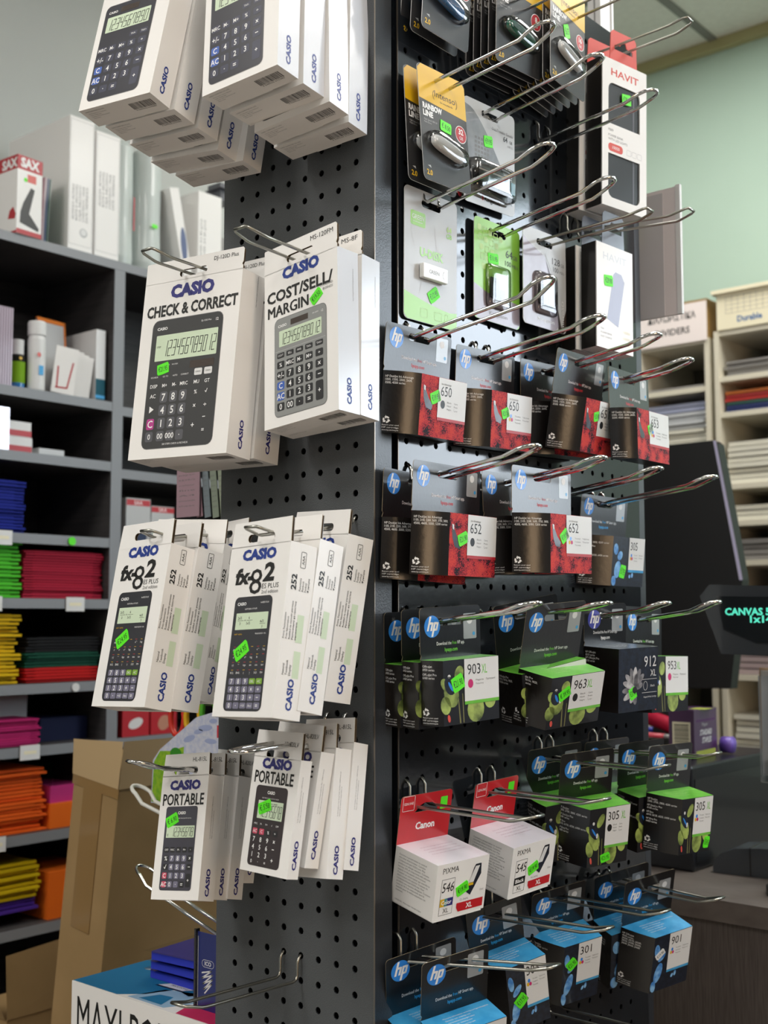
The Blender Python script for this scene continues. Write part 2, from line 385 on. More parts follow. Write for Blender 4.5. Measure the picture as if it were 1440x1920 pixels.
# ------------------------------------------------------------------ the gondola column
gon = empty('pegboard_stand', 'dark grey pegboard display column carrying calculators and ink packs', 'display stand', (-.09, .27, 0)); GO = Vector((.09, -.27, 0))
def pegboard(side, x0, x1, zt, cols, base, m, mi):
    """flat sheet with round holes on a 25 mm grid"""
    s = MB(); p = .025; hr = .0037; rows0 = math.ceil((.03 - base) / p); rows1 = int((zt - .012 - base) / p)
    def q(a, z, d): return (a, d, z) if side == 'L' else (BX - d, a, z)
    rows1 -= 0; lo = base + (rows0 - .5) * p; hi = base + (rows1 + .5) * p; cl, cr = cols[0] - p / 2, cols[-1] + p / 2
    for a, b, c, d in ((x0, x1, 0, lo), (x0, x1, hi, zt), (x0, cl, lo, hi), (cr, x1, lo, hi)):
        if b > a and d > c: s.add([q(a, c, 0), q(b, c, 0), q(b, d, 0), q(a, d, 0)], [[0, 1, 2, 3]], m)
    for r in range(rows0, rows1 + 1):
        z = base + r * p
        for c in cols:
            if z < .85:
                s.add([q(c - p / 2, z - p / 2, 0), q(c + p / 2, z - p / 2, 0), q(c + p / 2, z + p / 2, 0), q(c - p / 2, z + p / 2, 0)], [[0, 1, 2, 3]], m); continue
            ring = [(c + hr * math.cos(t * math.pi / 4), z + hr * math.sin(t * math.pi / 4)) for t in range(8)]
            sq = [(c + p / 2, z), (c + p / 2, z + p / 2), (c, z + p / 2), (c - p / 2, z + p / 2), (c - p / 2, z), (c - p / 2, z - p / 2), (c, z - p / 2), (c + p / 2, z - p / 2)]
            vs = [q(a, b, 0) for a, b in ring] + [q(a, b, 0) for a, b in sq] + [q(a, b, .0016) for a, b in ring]
            s.add(vs, [[t, 8 + t, 8 + (t + 1) % 8, (t + 1) % 8] for t in range(8)], m); s.add([vs[i] for i in list(range(8)) + list(range(16, 24))], [[t, (t + 1) % 8, 8 + (t + 1) % 8, 8 + t] for t in range(8)], mi)
    # folded edges
    for a in (x0, x1): s.add([q(a, 0, 0), q(a, zt, 0), q(a, zt, .012), q(a, 0, .012)], [[0, 1, 2, 3]], m)
    s.add([q(x0, zt, 0), q(x1, zt, 0), q(x1, zt, .012), q(x0, zt, .012)], [[0, 1, 2, 3]], m)
    return s
ZT = 2.246
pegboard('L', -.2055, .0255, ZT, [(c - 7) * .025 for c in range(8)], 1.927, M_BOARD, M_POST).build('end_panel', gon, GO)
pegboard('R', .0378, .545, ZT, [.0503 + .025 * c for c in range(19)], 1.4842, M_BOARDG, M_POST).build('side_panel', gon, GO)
s = MB(); s.box(.012, .0258, .0008, .0268, 0, ZT + .3, M_POST); s.box(.0252, .0262, -.0004, .0008, 0, ZT + .3, M_EDGE); s.build('corner_post', gon, GO)
s = MB(); s.box(.0245, .0262, .0369, .0377, 0, ZT, M_EDGE); s.build('edge_strip', gon, GO)
s = MB(); s.box(-.2055, .010, .03, .545, 0, ZT - .01, M_DARK); s.box(-.2055, -.196, .003, .03, 0, ZT - .01, M_POST); s.build('core', gon, GO)  # near-black block stands in for the shade inside the hollow column
s = MB(); s.box(-.2055, .026, .546, .56, 0, ZT, M_POST); s.build('rear_panel', gon, GO)
pp = at(1115, 30, 1, .62)
s = MB(); s.box(pp.x - .012, pp.x - .002, .62, .65, 1.2, CEIL, M_LABEL); s.box(pp.x + .001, pp.x + .010, .62, .65, 1.2, CEIL, M_LABEL); s.box(pp.x - .014, pp.x + .012, .65, .655, 0, CEIL, M_LABEL)
tag(s.build('ceiling_pole'), 'white grooved upright pole rising behind the pegboard stand', 'pole')

# ------------------------------------------------------------------ left shelving
SX, SB = -1.10, -1.345
ZS = [2.135, 1.870, 1.752, 1.603, 1.485, 1.330, 1.218, 1.063, .90, .60, .30, .06]
su = empty('shelving_unit', 'dark grey shelving unit with many compartments along the left wall', 'shelving unit', (-1.22, .5, 0)); SO = Vector((1.22, -.5, 0))
YD = [-.62, -.04, .525, 1.10, 1.68]
for y in YD: s = MB(); s.box(SB, SX, y - .0125, y + .0125, 0, 2.153, M_SHELF); s.box(SX, SX + .001, y - .0125, y + .0125, 0, 2.153, M_SHELFE); s.build('upright', su, SO)
s = MB(); s.box(SB, SX, -.6325, 1.6925, 2.1355, 2.153, M_SHELF); s.box(SX, SX + .0015, -.6325, 1.6925, 2.1355, 2.153, M_SHELFE); s.build('top_board', su, SO)
s = MB(); s.box(SB - .006, SB, -.6325, 1.6925, 0, 2.15, M_SHELF); s.build('back_panel', su, SO)
for j in range(4):
    for i, z in enumerate(ZS[1:]):
        zz = z + (0 if j == 1 else [-.006, -.012, -.012, 0, 0, 0, 0, 0, 0, 0, 0][i] if j == 2 else 0)
        s = MB(); s.box(SB, SX - .001, YD[j] + .0125, YD[j + 1] - .0125, zz - .018, zz, M_SHELF); s.box(SX - .001, SX, YD[j] + .0125, YD[j + 1] - .0125, zz - .018, zz, M_SHELFE); s.build('shelf', su, SO)
for z, y, g in ((1.603, .277, 0), (1.603, .425, 1), (1.485, .26, 0), (1.485, .435, 0), (1.330, .44, 2), (1.218, .345, 0), (1.063, .28, 0)):
    s = MB()
    if g == 1: s.lathe([(0, 0), (.008, 0), (.008, .002), (0, .002)], M_NEON, 12)
    elif g == 2: s.lathe([(0, 0), (.008, 0), (.008, .002), (0, .002)], M_LABEL, 12)
    else: s.box(-.020, .020, -.013, .013, 0, .002, M_LABEL); s.box(-.013, .013, -.003, .003, .002, .0023, M_CREAM)
    o = s.build('price_sticker' if g else 'price_tag', None, (SX + .0015, y, z - .010)); o.rotation_euler = (math.pi / 2, 0, math.pi / 2)
    tag(o, ['white shelf price tag with yellow strip, on the shelf edge %s' % ('under the blue folders' if z == 1.603 else 'under the green folders' if y < .3 and z == 1.485 else 'under the wine red folders' if z == 1.485 else 'under the magenta folders' if z == 1.218 else 'under the orange folders'), 'round green price dot on a shelf edge', 'small round white sticker on the shelf edge under the red and green folders'][g], 'price tag')

def stack(y0, y1, z0, z1, n, mats, what, label, x0=-1.31, jit=.004, seed=1):
    """pile of flat wallets lying on a shelf, every wallet an object"""
    rr = random.Random(seed); t = (z1 - z0) / n; proto = {}
    for i in range(n):
        m = mats[min(len(mats) - 1, int(i / n * len(mats)))]
        if m not in proto:
            q = MB(); w = (y1 - y0) / 2; q.box(x0 - SX + .01, .0, -w, w, 0, t * .62, m); q.add([(-.003, -w, t * .5), (-.003, w, t * .5), (x0 - SX + .02, w, t * .95), (x0 - SX + .02, -w, t * .95)], [[0, 1, 2, 3]], m)
            q.box(-.004, 0, -w + .02, w - .02, t * .62, t * .78, m); o = q.build(what); proto[m] = o
        else: o = proto[m].copy(); COL.objects.link(o)
        o.location = (SX - .012 - rr.random() * jit * 2, (y0 + y1) / 2 + (rr.random() - .5) * jit * 1.6, z0 + i * t); o.rotation_euler = (0, 0, (rr.random() - .5) * .02)
        lb = label[m] if isinstance(label, dict) else label
        cnt = [x for x in range(n) if mats[min(len(mats) - 1, int(x / n * len(mats)))] == m]; tag(o, nth(cnt.index(i), len(cnt)) + ' ' + lb.replace('one of the', 'of the'), 'document folder', lb.replace('one of the ', ''))
F = lambda n, h: MATS.get(n) or mat(n, h, .6, spec=.2)
stack(.25, .332, 1.604, 1.700, 16, [F('folder_blue', '14248c')], 'document_folder', 'one of the blue folders lying under the white and red boxes', seed=2)
stack(.215, .326, 1.486, 1.590, 14, [F('folder_green', '4fc22e')], 'document_folder', 'one of the bright green folders piled beside the wine red ones', seed=3)
stack(.335, .508, 1.486, 1.575, 18, [F('folder_wine', 'b01c3a')], 'document_folder', 'one of the wine red folders piled beside the green ones', seed=4)
stack(.20, .328, 1.331, 1.458, 18, [F('folder_yellow', 'dcb40c')], 'document_folder', 'one of the yellow folders piled beside the mixed dark pile', seed=5, jit=.008)
ML = [F('folder_scarlet', 'c41c1c'), F('folder_dark_green', '0f4a38'), F('folder_black', '1a1a1c')]
stack(.345, .505, 1.331, 1.415, 15, ML, 'document_folder', {ML[0]: 'one of the scarlet folders at the foot of the mixed pile', ML[1]: 'one of the dark green folders in the middle of the mixed pile', ML[2]: 'one of the black folders topping the mixed pile'}, seed=6)
stack(.20, .375, 1.219, 1.268, 12, [F('folder_magenta', 'b8246a')], 'document_folder', 'one of the magenta folders on the shelf over the orange ones', seed=7)
stack(.20, .390, 1.064, 1.178, 18, [F('folder_orange', 'e8601c')], 'document_folder', 'one of the orange folders piled left of the orange tray', seed=8, jit=.007)
stack(.20, .385, .925, 1.012, 12, [F('folder_violet', '4c2c90'), F('folder_lemon', 'd2b414'), F('folder_lemon', 'd2b414'), F('folder_lemon', 'd2b414')], 'document_folder', {F('folder_violet', ''): 'one of the violet folders under the lowest yellow pile', F('folder_lemon', ''): 'one of the yellow folders in the lowest pile by the cartons'}, seed=9, jit=.007)

# goods on top of the shelving
TZ = 2.1532
def carton(name, label, cat, x0, x1, y0, y1, z0, z1, m, draw=None, rz=0, group=None):
    c = Vector(((x0 + x1) / 2, (y0 + y1) / 2, z0)); q = MB(); q.box(x0 - c.x, x1 - c.x, y0 - c.y, y1 - c.y, 0, z1 - z0, m)
    q.hx, q.hy, q.hz = (x1 - x0) / 2, (y1 - y0) / 2, z1 - z0
    if draw: draw(q)
    o = q.build(name, None, c); o.rotation_euler = (0, 0, rz); return tag(o, label, cat, group)
def fx_(q): return q.fr((q.hx, 0, 0), (0, 1, 0), (0, 0, 1))     # +x face, millimetres from its bottom centre
def fy_(q): return q.fr((0, -q.hy, 0), (1, 0, 0), (0, 0, 1))    # -y face
def sax(q):
    W = q.hy * 1000; H = q.hz * 1000; fx_(q); q.R(-W, H * .82, W, H, M_HPR); q.R(-W, 0, W, H * .06, M_HPR); q.T('SAX', 0, H * .86, H * .11, M_WINK, 2, al='c', bold=.05, w=W * 1.5)
    q.R(-W * .2, H * .68, W * .5, H * .78, M_HRED, 1); q.E(-W * .35, H * .7, 4, 4, M_NEON, 3, 10); q.P([(-W * .75, H * .14), (W * .75, H * .08), (W * .8, H * .12), (0, H * .28), (W * .4, H * .6), (W * .1, H * .62), (-W * .5, H * .4), (-W * .7, H * .28)], M_INK, 1)
    W = q.hx * 1000; fy_(q); q.R(-W, H * .82, W, H, M_HPR); q.R(-W, 0, W, H * .03, M_HPR); q.T('SAX', W * .1, H * .85, H * .11, M_WINK, 2, bold=.05, w=W * .9); q.P([(W * .5, H * .2), (W * .9, H * .18), (W * .95, H * .24), (W * .8, H * .34), (W * .6, H * .3)], M_HPR, 1)
carton('stapler_box', 'red and white stapler box at the left edge, on top of the shelving', 'box', -1.20, -1.095, .283, .338, TZ, TZ + .148, M_WHITE, sax, rz=.06)
for i, (c, n, y) in enumerate((('7c2440', 'wine red', .348), ('c8b8c0', 'pale pink', .352), ('2c4c74', 'blue', .357), ('2e5a4a', 'green', .362))):
    q = MB(); q.add([(-.20, 0, 0), (0, 0, 0), (0, .002, .06), (0, .006, .125), (-.20, .003, .125)], [[0, 1, 2, 3, 4]], mat_or('thin_folder_%d' % i, c)); q.add([(-.20, .0022, 0), (0, .0022, 0), (0, .0042, .06), (0, .0082, .125), (-.20, .0052, .125)], [[4, 3, 2, 1, 0]], mat_or('thin_folder_%d' % i, c)); q.add([(0, 0, 0), (0, .0022, 0), (0, .0042, .06), (0, .002, .06)], [[0, 1, 2, 3]], mat_or('thin_folder_%d' % i, c)); q.add([(0, .002, .06), (0, .0042, .06), (0, .0082, .125), (0, .006, .125)], [[0, 1, 2, 3]], mat_or('thin_folder_%d' % i, c))
    tag(q.build('document_folder', None, (-1.105, y - .003, TZ)), 'thin %s folder standing between the stapler box and white archive boxes' % n, 'document folder', 'thin coloured folders standing on the shelving')
def archive(hole):
    def d(q):
        W = q.hy * 1000; H = q.hz * 1000; fx_(q); q.fr((q.hx, 0, 0), (0, 1, 0), (0, 0, 1), rot=math.pi / 2)
        for i, t_ in enumerate(('ARCHIVE BOX  ARCHIVBOX', 'BOITE D ARCHIVES', 'CAJA ARCHIVO', 'CONTENTS / YEAR', 'DATE / REFERENCE')): q.T(t_, 58 if hole else 100, W * .55 - i * W * .28, 5, M_GINK, 1, w=70)
        if hole: fx_(q); q.E(W * .25, 36, 9, 9, M_GREYC, 1, 16); q.E(W * .25, 37, 6.5, 6.5, M_LABEL, 2, 16)
        fx_(q); q.ringline([(-W + 2, 10), (W - 2, 10), (W - 2, H - 6), (-W + 2, H - 6)], .8, M_LGINK, 1)
    return d
carton('archive_box', 'tall white archive box with finger hole on top of the shelving', 'archive box', -1.31, -1.10, .402, .458, TZ, TZ + .262, M_WHITE, archive(True))
carton('archive_box', 'white archive box standing right of the one with the finger hole', 'archive box', -1.31, -1.10, .463, .520, TZ, TZ + .250, M_WHITE, archive(False))
for i, (y, l, r0) in enumerate(((.551, 'wrapped clear film roll beside the archive boxes', .028), (.617, 'wrapped clear film roll with green sticker', .033))):
    q = MB(); q.lathe([(0, 0), (r0, .002), (r0 + .002, .02), (r0, .10), (r0 + .001, .16), (r0, .25), (r0 * .6, .262), (.012, .255), (0, .255)], mat_or('film_roll', 'c4ccc9'), 24); q.v
    q.fr((r0 + .0045, 0, 0), (0, 1, 0), (0, 0, 1)); (q.R(14, 75, 17, 145, M_REDINK, 1) if i == 0 else q.R(-8, 92, 6, 100, M_NEON, 1))
    tag(q.build('film_roll', None, (-1.145, y, TZ)), l, 'film roll')
q = MB(); q.box(-.2, 0, -.012, .012, 0, .19, M_WHITE); q.fr((0, 0, 0), (0, 1, 0), (0, 0, 1)); q.E(2, 70, 8, 38, mat_or('blue_print', '56648c'), 1, 16, -.1); o = q.build('ring_binder', None, (-1.10, .700, TZ + .0027)); o.rotation_euler = (.22, 0, 0); tag(o, 'leaning white binder with blue picture, behind the film rolls', 'binder')
carton('paper_carton', 'white carton with vertical print beside the leaning binder', 'box', -1.30, -1.10, .725, .79, TZ, TZ + .20, M_WHITE, lambda q: [q.fr((q.hx, 0, 0), (0, 1, 0), (0, 0, 1), rot=math.pi / 2)] + [q.T('COPY PAPER A4 80 g/m2', 20, 22 - i * 10, 5, M_GINK, 1, w=120) for i in range(2)])
g_ = at(404, 372, 0, -.9); q = MB(); q.box(-.05, 0, -.02, .02, 0, .030, mat_or('grey_plastic', '55565e')); q.box(-.03, .01, -.03, .0, .024, .034, mat_or('grey_plastic', ''))
tag(q.build('grey_tray', None, (-1.11, .815, TZ + .201)), 'grey plastic tray peeping out left of the pegboard stand', 'tray')
for i in range(6):
    q = MB(); q.lathe([(0, 0), (.022, 0), (.030, .028), (.032, .030), (.030, .030), (.021, .004), (0, .004)], M_LABEL, 16); tag(q.build('paper_cup', None, (-1.14, .845, TZ + .0005 + .03 * i * .62)), nth(i, 6) + ' of the nested white paper cups beside the pegboard stand', 'paper cup', 'nested paper cups on the shelving')

# first compartment
for i in range(7):
    q = MB(); q.box(-.22, 0, 0, .0035, 0, .145, mat_or('lilac_folder', 'b4a4b4')); o = q.build('document_folder', None, (-1.112, .262 + i * .0052, 1.8715)); o.rotation_euler = (.12 + .004 * i, 0, 0) if False else (0, 0, 0)
    tag(o, ('first', 'second', 'third', 'fourth', 'fifth', 'sixth', 'seventh')[i] + ' from the left of the lilac folders standing in the highest compartment', 'document folder', 'lilac folders standing in the highest compartment')
carton('black_book', 'black book standing at the back of the highest compartment', 'book', -1.335, -1.30, .40, .46, 1.8705, 2.0, F('book_black', '17171a'))
def bottle(name, label, y, x, prof, ms, extra=None):
    q = MB(); q.lathe(prof, None, 20, ms=ms); 
    if extra: extra(q)
    tag(q.build(name, None, (x, y, 1.8705)), label, 'bottle')
bottle('glue_bottle', 'small dark bottle with white cap and green label', .322, -1.135, [(0, 0), (.014, 0), (.0145, .012), (.0145, .052), (.014, .062), (.0115, .066), (.0115, .094), (0, .096)], [M_BLUEP, M_BLUEP, F('bottle_green', '7aa81c'), F('bottle_black', '15160f'), M_INK, M_LABEL, M_LABEL], lambda q: q.fr((.0146, 0, 0), (0, 1, 0), (0, 0, 1)).E(-2, 58, 3.5, 3, M_YEL, 1, 10))
bottle('spray_can', 'tall white spray can standing in the highest compartment', .356, -1.125, [(0, 0), (.0155, 0), (.0165, .004), (.0165, .098), (.0145, .105), (.0170, .107), (.0170, .130), (.0155, .133), (0, .133)], [M_LABEL] * 8, lambda q: (q.fr((.0168, 0, 0), (0, 1, 0), (0, 0, 1)), q.E(-5, 68, 4, 4.5, M_HRED, 1, 12), q.R(-5, 30, 5, 48, M_CYINK, 1)))
q = MB(); q.box(-.004, 0, -.034, .034, 0, .156, M_GREYC); q.box(-.0045, .0008, -.034, .034, .150, .158, F('orange_edge', 'd87828')); q.box(-.0045, .0008, .031, .035, .06, .158, F('orange_edge', '')); o = q.build('note_book', None, (-1.165, .425, 1.8725)); o.rotation_euler = (0, -.10, .12); tag(o, 'grey note book with orange border standing upright behind white brochures', 'note book')
for i in range(4):
    q = MB(); q.box(-.0025, 0, -.022, .022, 0, .090 - .002 * i, M_WHITE); q.fr((.0001, 0, 0), (0, 1, 0), (0, 0, 1)); (q.ringline([(-14, 50), (-12, 10)], 3, M_HPR, 1, False), q.ringline([(-14, 10), (8, 12), (14, 62)], 3, M_HPR, 1, False)) if i == 0 else None
    o = q.build('brochure', None, (-1.108 - .006 * i, .402 + i * .016, 1.8722)); o.rotation_euler = (-.12, 0, -.25)
    tag(o, ['white brochure with red U shape, foremost of the leaning ones', 'first white brochure behind the one with the red U', 'second white brochure behind the one with the red U', 'last white brochure behind the one with the red U'][i], 'brochure')
carton('teal_book', 'book with white and teal spine at the right of the highest compartment', 'book', -1.27, -1.115, .483, .505, 1.8705, 2.012, M_LABEL, lambda q: (fx_(q), q.R(-11, 0, 11, 44, F('teal_spine', '1f5a6a'), 1), q.R(-11, 6, 11, 12, M_CYINK, 2)))
# second compartment
q = MB(); q.box(-.12, 0, -.03, .03, 0, .078, mat('silver_foil', 'd8d4dc', .25, .6, bump=1., bscale=40)); tag(q.build('foil_pack', None, (-1.108, .262, 1.7525)), 'shiny silver foil pack at the left edge of its compartment', 'pack')
for i in range(2): carton('pin_box', ('lower', 'upper')[i] + ' of two white and red boxes stacked beside the foil pack', 'box', -1.21, -1.115, .296, .345 - .003 * i, 1.7525 + .0285 * i, 1.7525 + .0285 * i + .028, M_LABEL, lambda q: (fx_(q), q.R(-24, 1, 24, 12, M_HPR, 1)))
carton('flat_box', 'flat pale box lying right of the white and red boxes', 'box', -1.2, -1.115, .360, .415, 1.7525, 1.765, M_GREYC)
# sixth and seventh compartments
carton('white_divider', 'white upright board behind the magenta folders', 'board', -1.20, -1.195, .31, .40, 1.2185, 1.318, M_GREYC)
carton('dark_blue_binder', 'dark blue binder lying right of the magenta folders', 'binder', -1.30, -1.15, .40, .505, 1.2185, 1.262, F('midnight', '141c3c'))
carton('orange_tray', 'orange tray right of the orange folders', 'tray', -1.25, -1.112, .400, .505, 1.0635, 1.108, F('tray_orange', 'e46a1c'))
carton('pink_pouch', 'pink plastic pouch lying on the orange tray', 'pouch', -1.24, -1.12, .405, .47, 1.1085, 1.140, mat('pink_film', 'c43c84', .15, coat=.8, bump=1, bscale=60))
carton('green_binder', 'dark green binder behind the pink pouch', 'binder', -1.33, -1.26, .39, .505, 1.0635, 1.165, F('folder_dark_green', ''))
carton('orange_file_box', 'orange file box on the lowest visible shelf', 'file box', -1.25, -1.112, .400, .505, .9005, .985, F('tray_orange', ''))
carton('white_price_label_card', 'small white card stuck on the orange file box', 'label', -1.1115, -1.110, .470, .490, .955, .975, M_CREAM)
# right-hand compartments behind the end panel
for i, (y0, y1) in enumerate(((.555, .615), (.618, .675))):
    carton('stapler_box', ('left', 'right')[i] + ' of two red topped stapler boxes seen between the calculator boxes', 'box', -1.22, -1.106, y0, y1, 1.5915, 1.686 - .012 * i, M_GREYC, lambda q: (fx_(q), q.R(-29, 80, 29, 92, M_HPR, 1) if q.hz > .09 else q.R(-29, 70, 29, 81, M_HPR, 1), q.T('SAX', 0, 82 if q.hz > .09 else 72, 8, M_WINK, 2, al='c'), q.P([(-18, 14), (20, 8), (22, 20), (8, 44), (-8, 34)], F('stapler_print', '3a4660'), 2), q.E(-18, 28, 5, 5, M_NEON, 3, 10)))
carton('punch_box', 'red box with product picture behind the tall carton', 'box', -1.22, -1.106, .555, .62, 1.2185, 1.28, M_HPR, lambda q: (fx_(q), q.E(0, 25, 18, 10, M_LABEL, 1, 14, .3)))
carton('punch_box', 'red box beside the coloured scissor handles', 'box', -1.22, -1.106, .625, .69, 1.2185, 1.28, M_HPR, lambda q: (fx_(q), q.E(0, 22, 16, 14, F('skin_print', 'c08a74'), 1, 14, .8)))
# colour cards hanging left of the end panel
cc_ = ['a88a94', '6a6c70', 'a8848e', '7c868c', '8a9484', '98a08c']
for i in range(6):
    p0 = at(332 + i * 15, 868, 1, .14 + .0016 * i); q = MB(); w = .047 if i == 0 else .012
    q.box(0, w, 0, .0012, -.075, 0, mat_or('swatch_%d' % i, cc_[i])); q.fr((w / 2, 0, 0))
    for j in range(8): q.T(('A4 160 g', 'paper', 'KEYRO', 'colour', 'fine', 'A4', 'smooth', 'sheet')[j], -w * 400, -12 - j * 7, 2, M_GINK, 1, w=w * 700)
    o = q.build('swatch_card', None, p0); o.rotation_euler = (0, -.12 if i else 0, 0)
    tag(o, ['dusty pink printed card', 'dark grey card', 'rose card', 'slate grey card', 'sage grey card', 'olive grey card'][i] + ' hanging left of the end panel under the CHECK & CORRECT box', 'card', 'hanging colour cards')

# ------------------------------------------------------------------ cartons and the floor stand at lower left
tc = empty('tall_carton', 'tall brown cardboard carton leaning beside the shelving', 'carton', (-.852, .42, 0.010)); 
K1 = mat('cardboard', 'a98a5e', .75, bump=.25, bscale=30, noise=('9c7f54',), nscale=8); K2 = mat('packing_tape', '9c7c50', .18, coat=.8, bump=.6, bscale=25); K3 = mat('torn_paper', 'c2a67c', .9)
q = MB(); q.box(-.055, .055, -.22, .32, 0, 1.235, K1); q.build('body', tc)
q = MB(); q.add([(-.0575, -.2225, 1.205), (.0565, -.2225, 1.205), (.0585, -.223, 1.276), (.02, -.224, 1.270), (-.03, -.224, 1.262), (-.061, -.224, 1.258)], [[0, 1, 2, 3, 4, 5]], K3); q.add([(.0572, -.222, 1.205), (.0572, .32, 1.205), (.0592, .32, 1.272), (.0592, -.222, 1.276)], [[0, 1, 2, 3]], K3); q.build('flap', tc)
q = MB(); q.box(-.028, .018, -.2215, -.2205, .98, 1.20, K2); q.box(-.02, .03, -.2215, -.2205, .30, .82, K2); q.box(-.057, .057, -.2216, -.2206, 1.19, 1.206, K2); q.build('packing_tape', tc)
tc.rotation_euler = (0, math.radians(7.2), 0)
oc = empty('open_carton', 'open brown carton with folded flaps behind the tall carton', 'carton', (-1.02, .42, 0)); q = MB()
q.box(-.065, .065, -.2, .25, 0, .80, K1); q.build('body', oc); q = MB(); q.add([(.066, -.2, .80), (.066, .2, .80), (.060, .2, .93), (.058, -.2, .90)], [[0, 1, 2, 3]], K1); q.add([(-.064, -.202, .80), (.064, -.202, .80), (.050, -.24, .90), (-.05, -.25, .885)], [[0, 1, 2, 3]], K1); q.build('flap', oc)
# point block box
KB = empty('support_carton', 'plain carton standing under the white patterned box', 'carton', (-.335, .1, 0)); q = MB(); q.box(-.14, .12, -.09, .09, 0, .72, K1); q.build('body', KB)
A_ = at(135, 1838, 1, 0); bz = 1.003
mb = empty('point_holder_box', 'white patterned box reading MAXI POINT, petals on its lid', 'box', (-.33, .08, .7205)); q = MB(); x0, x1, y0, y1, zt = -.14, .117, -.08, .09, bz - .7205
q.box(x0, x1, y0, y1, 0, zt, M_WHITE); q.fr((0, y0, 0)); q.T('MAXI POINT', -128, zt * 1000 - 62, 46, M_INK, 1, w=215); 
q.fr((0, 0, zt), (1, 0, 0), (0, 1, 0)); X = lambda u, v: (x0 * 1000 + u * 257, y0 * 1000 + v * 170)
bl = F('petal_blue', '1f6f9c'); pk = F('petal_pink', 'c42c5c'); nv = F('petal_navy', '2a2c5c'); lb = F('petal_pale_blue', '8fb0cc')
q.P([X(0, .01), X(.34, .01), X(.44, .14), X(.5, .35), X(.62, .3), X(.74, .5), X(.66, .8), X(.5, 1), X(0, 1)], bl, 1); q.P([X(.52, .99), X(.56, .66), X(.68, .62), X(.9, .7), X(.98, .9), X(.9, 1), X(.6, 1)], nv, 2)
q.P([X(.73, .55), X(.86, .38), X(.95, .42), X(1, .62), X(1, .99), X(.92, .99), X(.84, .72)], pk, 2); q.P([X(.76, .01), X(.72, .18), X(.84, .2), X(.8, .33), X(.95, .3), X(1, .36), X(1, .01)], pk, 1); q.P([X(.40, .03), X(.46, .3), X(.62, .38), X(.74, .26), X(.66, .03)], lb, 1); q.P([X(.46, .06), X(.5, .2), X(.58, .22), X(.62, .06)], bl, 2)
q.P([X(.12, .52), X(.34, .62), X(.46, .9), X(.30, .86)], M_LABEL, 2); q.P([X(.26, .5), X(.33, .6), X(.44, .86), X(.40, .8), X(.30, .64)], M_INK, 3); q.P([X(.36, .32), X(.54, .33), X(.62, .52), X(.44, .5)], M_INK, 2); q.P([X(.37, .34), X(.54, .35), X(.61, .5), X(.44, .48)], M_LABEL, 3); q.T('MAXITONE', X(.43, .4)[0], X(.4, .38)[1], 4, M_INK, 4, w=30)
q.build('body', mb)
for i in range(3):
    q = MB(); q.box(-.095, .09, -.045, .04, 0, .010, F('folder_royal', '3540bc')); q.add([(-.104, -.05, .0105), (.09, -.05, .0105), (.09, .042, .0105), (-.104, .042, .0105)], [[0, 1, 2, 3]], M_CLEAR); o = q.build('plastic_wallet', None, (-.31 + .004 * i, .115, 1.0035 + .0130 * i)); o.rotation_euler = (0, 0, .05 * i); tag(o, ('lowest', 'middle', 'topmost')[i] + ' of three blue plastic wallets lying on the patterned box', 'plastic wallet', 'blue plastic wallets on the patterned box')
p0 = at(368, 1740, 1, .03); ip = empty('blue_stationery_pack', 'dark blue hanging pack with white scribble logo reading ICO', 'hanging pack', p0); q = MB(); wI = .0725
q.box(.003, wI, 0, .001, -.098, -.003, mat('ico_blue', '18266c', .3, coat=.4)); q.box(.003, wI, 0, .0008, -.25, -.098, M_GREYC); q.fr((0, 0, 0)); q.ringline(rrect(11, -41, 31, -33, 4), .5, M_LABEL, 1); q.T('ICO', 21, -39, 4.4, M_LABEL, 1, al='c', bold=.03)
q.ringline([(11, -48), (27, -44), (11, -54), (29, -48), (13, -60), (29, -53), (14, -66), (28, -58), (16, -70)], 1.6, M_LABEL, 1, False); q.R(3.5, -90, 4.5, -8, M_LGINK, 1)
for j in range(7): q.T('Paper fasteners', 21, -110 - j * 9, 2, M_GINK, 1, w=20); q.T('%d' % (j + 5), 8, -108 - j * 9, 2, M_GINK, 1)
q.build('insert_card', ip); q = MB(); q.box(0, .003, -.003, .003, -.25, 0, M_CLEAR); q.build('clear_sleeve', ip)
q = MB(); p1 = at(412, 1340, 1, .12); p2 = at(262, 1645, 1, .12)
def lefthook(label, tip, base, r, m, y):
    a = at(*tip, 1, y); b = at(*base, 1, y); d = (b - a).normalized(); e = b + d * ((-.2065 - b.x) / d.x); q = MB(); P = []
    for sg in (-1, 1): pass
    A = [(e.x, y - .011, e.z), (a.x + .03, y - .011, a.z + (e.z - a.z) * .12)]; T_ = [(a.x + .018 - .018 * math.sin(t * math.pi / 10), y - .012 * math.cos(t * math.pi / 10), a.z + .004 + .008 * math.sin(t * math.pi / 10)) for t in range(11)]
    q.tube(A + T_ + [(x, 2 * y - yy, z) for x, yy, z in A[::-1]], r, m, 8); tag(q.build('display_hook'), label, 'display hook', 'hooks on the hidden face of the stand')
lefthook('white coated hook poking out left of the pegboard stand', (252, 1490), (330, 1530), .0026, M_WHITEWIRE, .10)
lefthook('chrome hook slanting down behind the HL-815L box', (260, 1640), (405, 1738), .0020, M_CHROME, .10)
q = MB(); v = at(350, 868, 1, .144); q.tube([(-.2066, .144, v.z - .004), (at(334, 868, 1, .14).x, .144, v.z - .004)], .0016, M_ZINC); tag(q.build('display_hook'), 'thin wire hook carrying the printed colour cards', 'display hook', 'hooks on the hidden face of the stand')
q = MB(); v = at(333, 1345, 1, .20); q.tube([(-.2066, .20, v.z + .021), (v.x - .02, .20, v.z + .021)], .0016, M_ZINC); tag(q.build('display_hook'), 'thin wire hook carrying the coloured scissors', 'display hook', 'hooks on the hidden face of the stand')
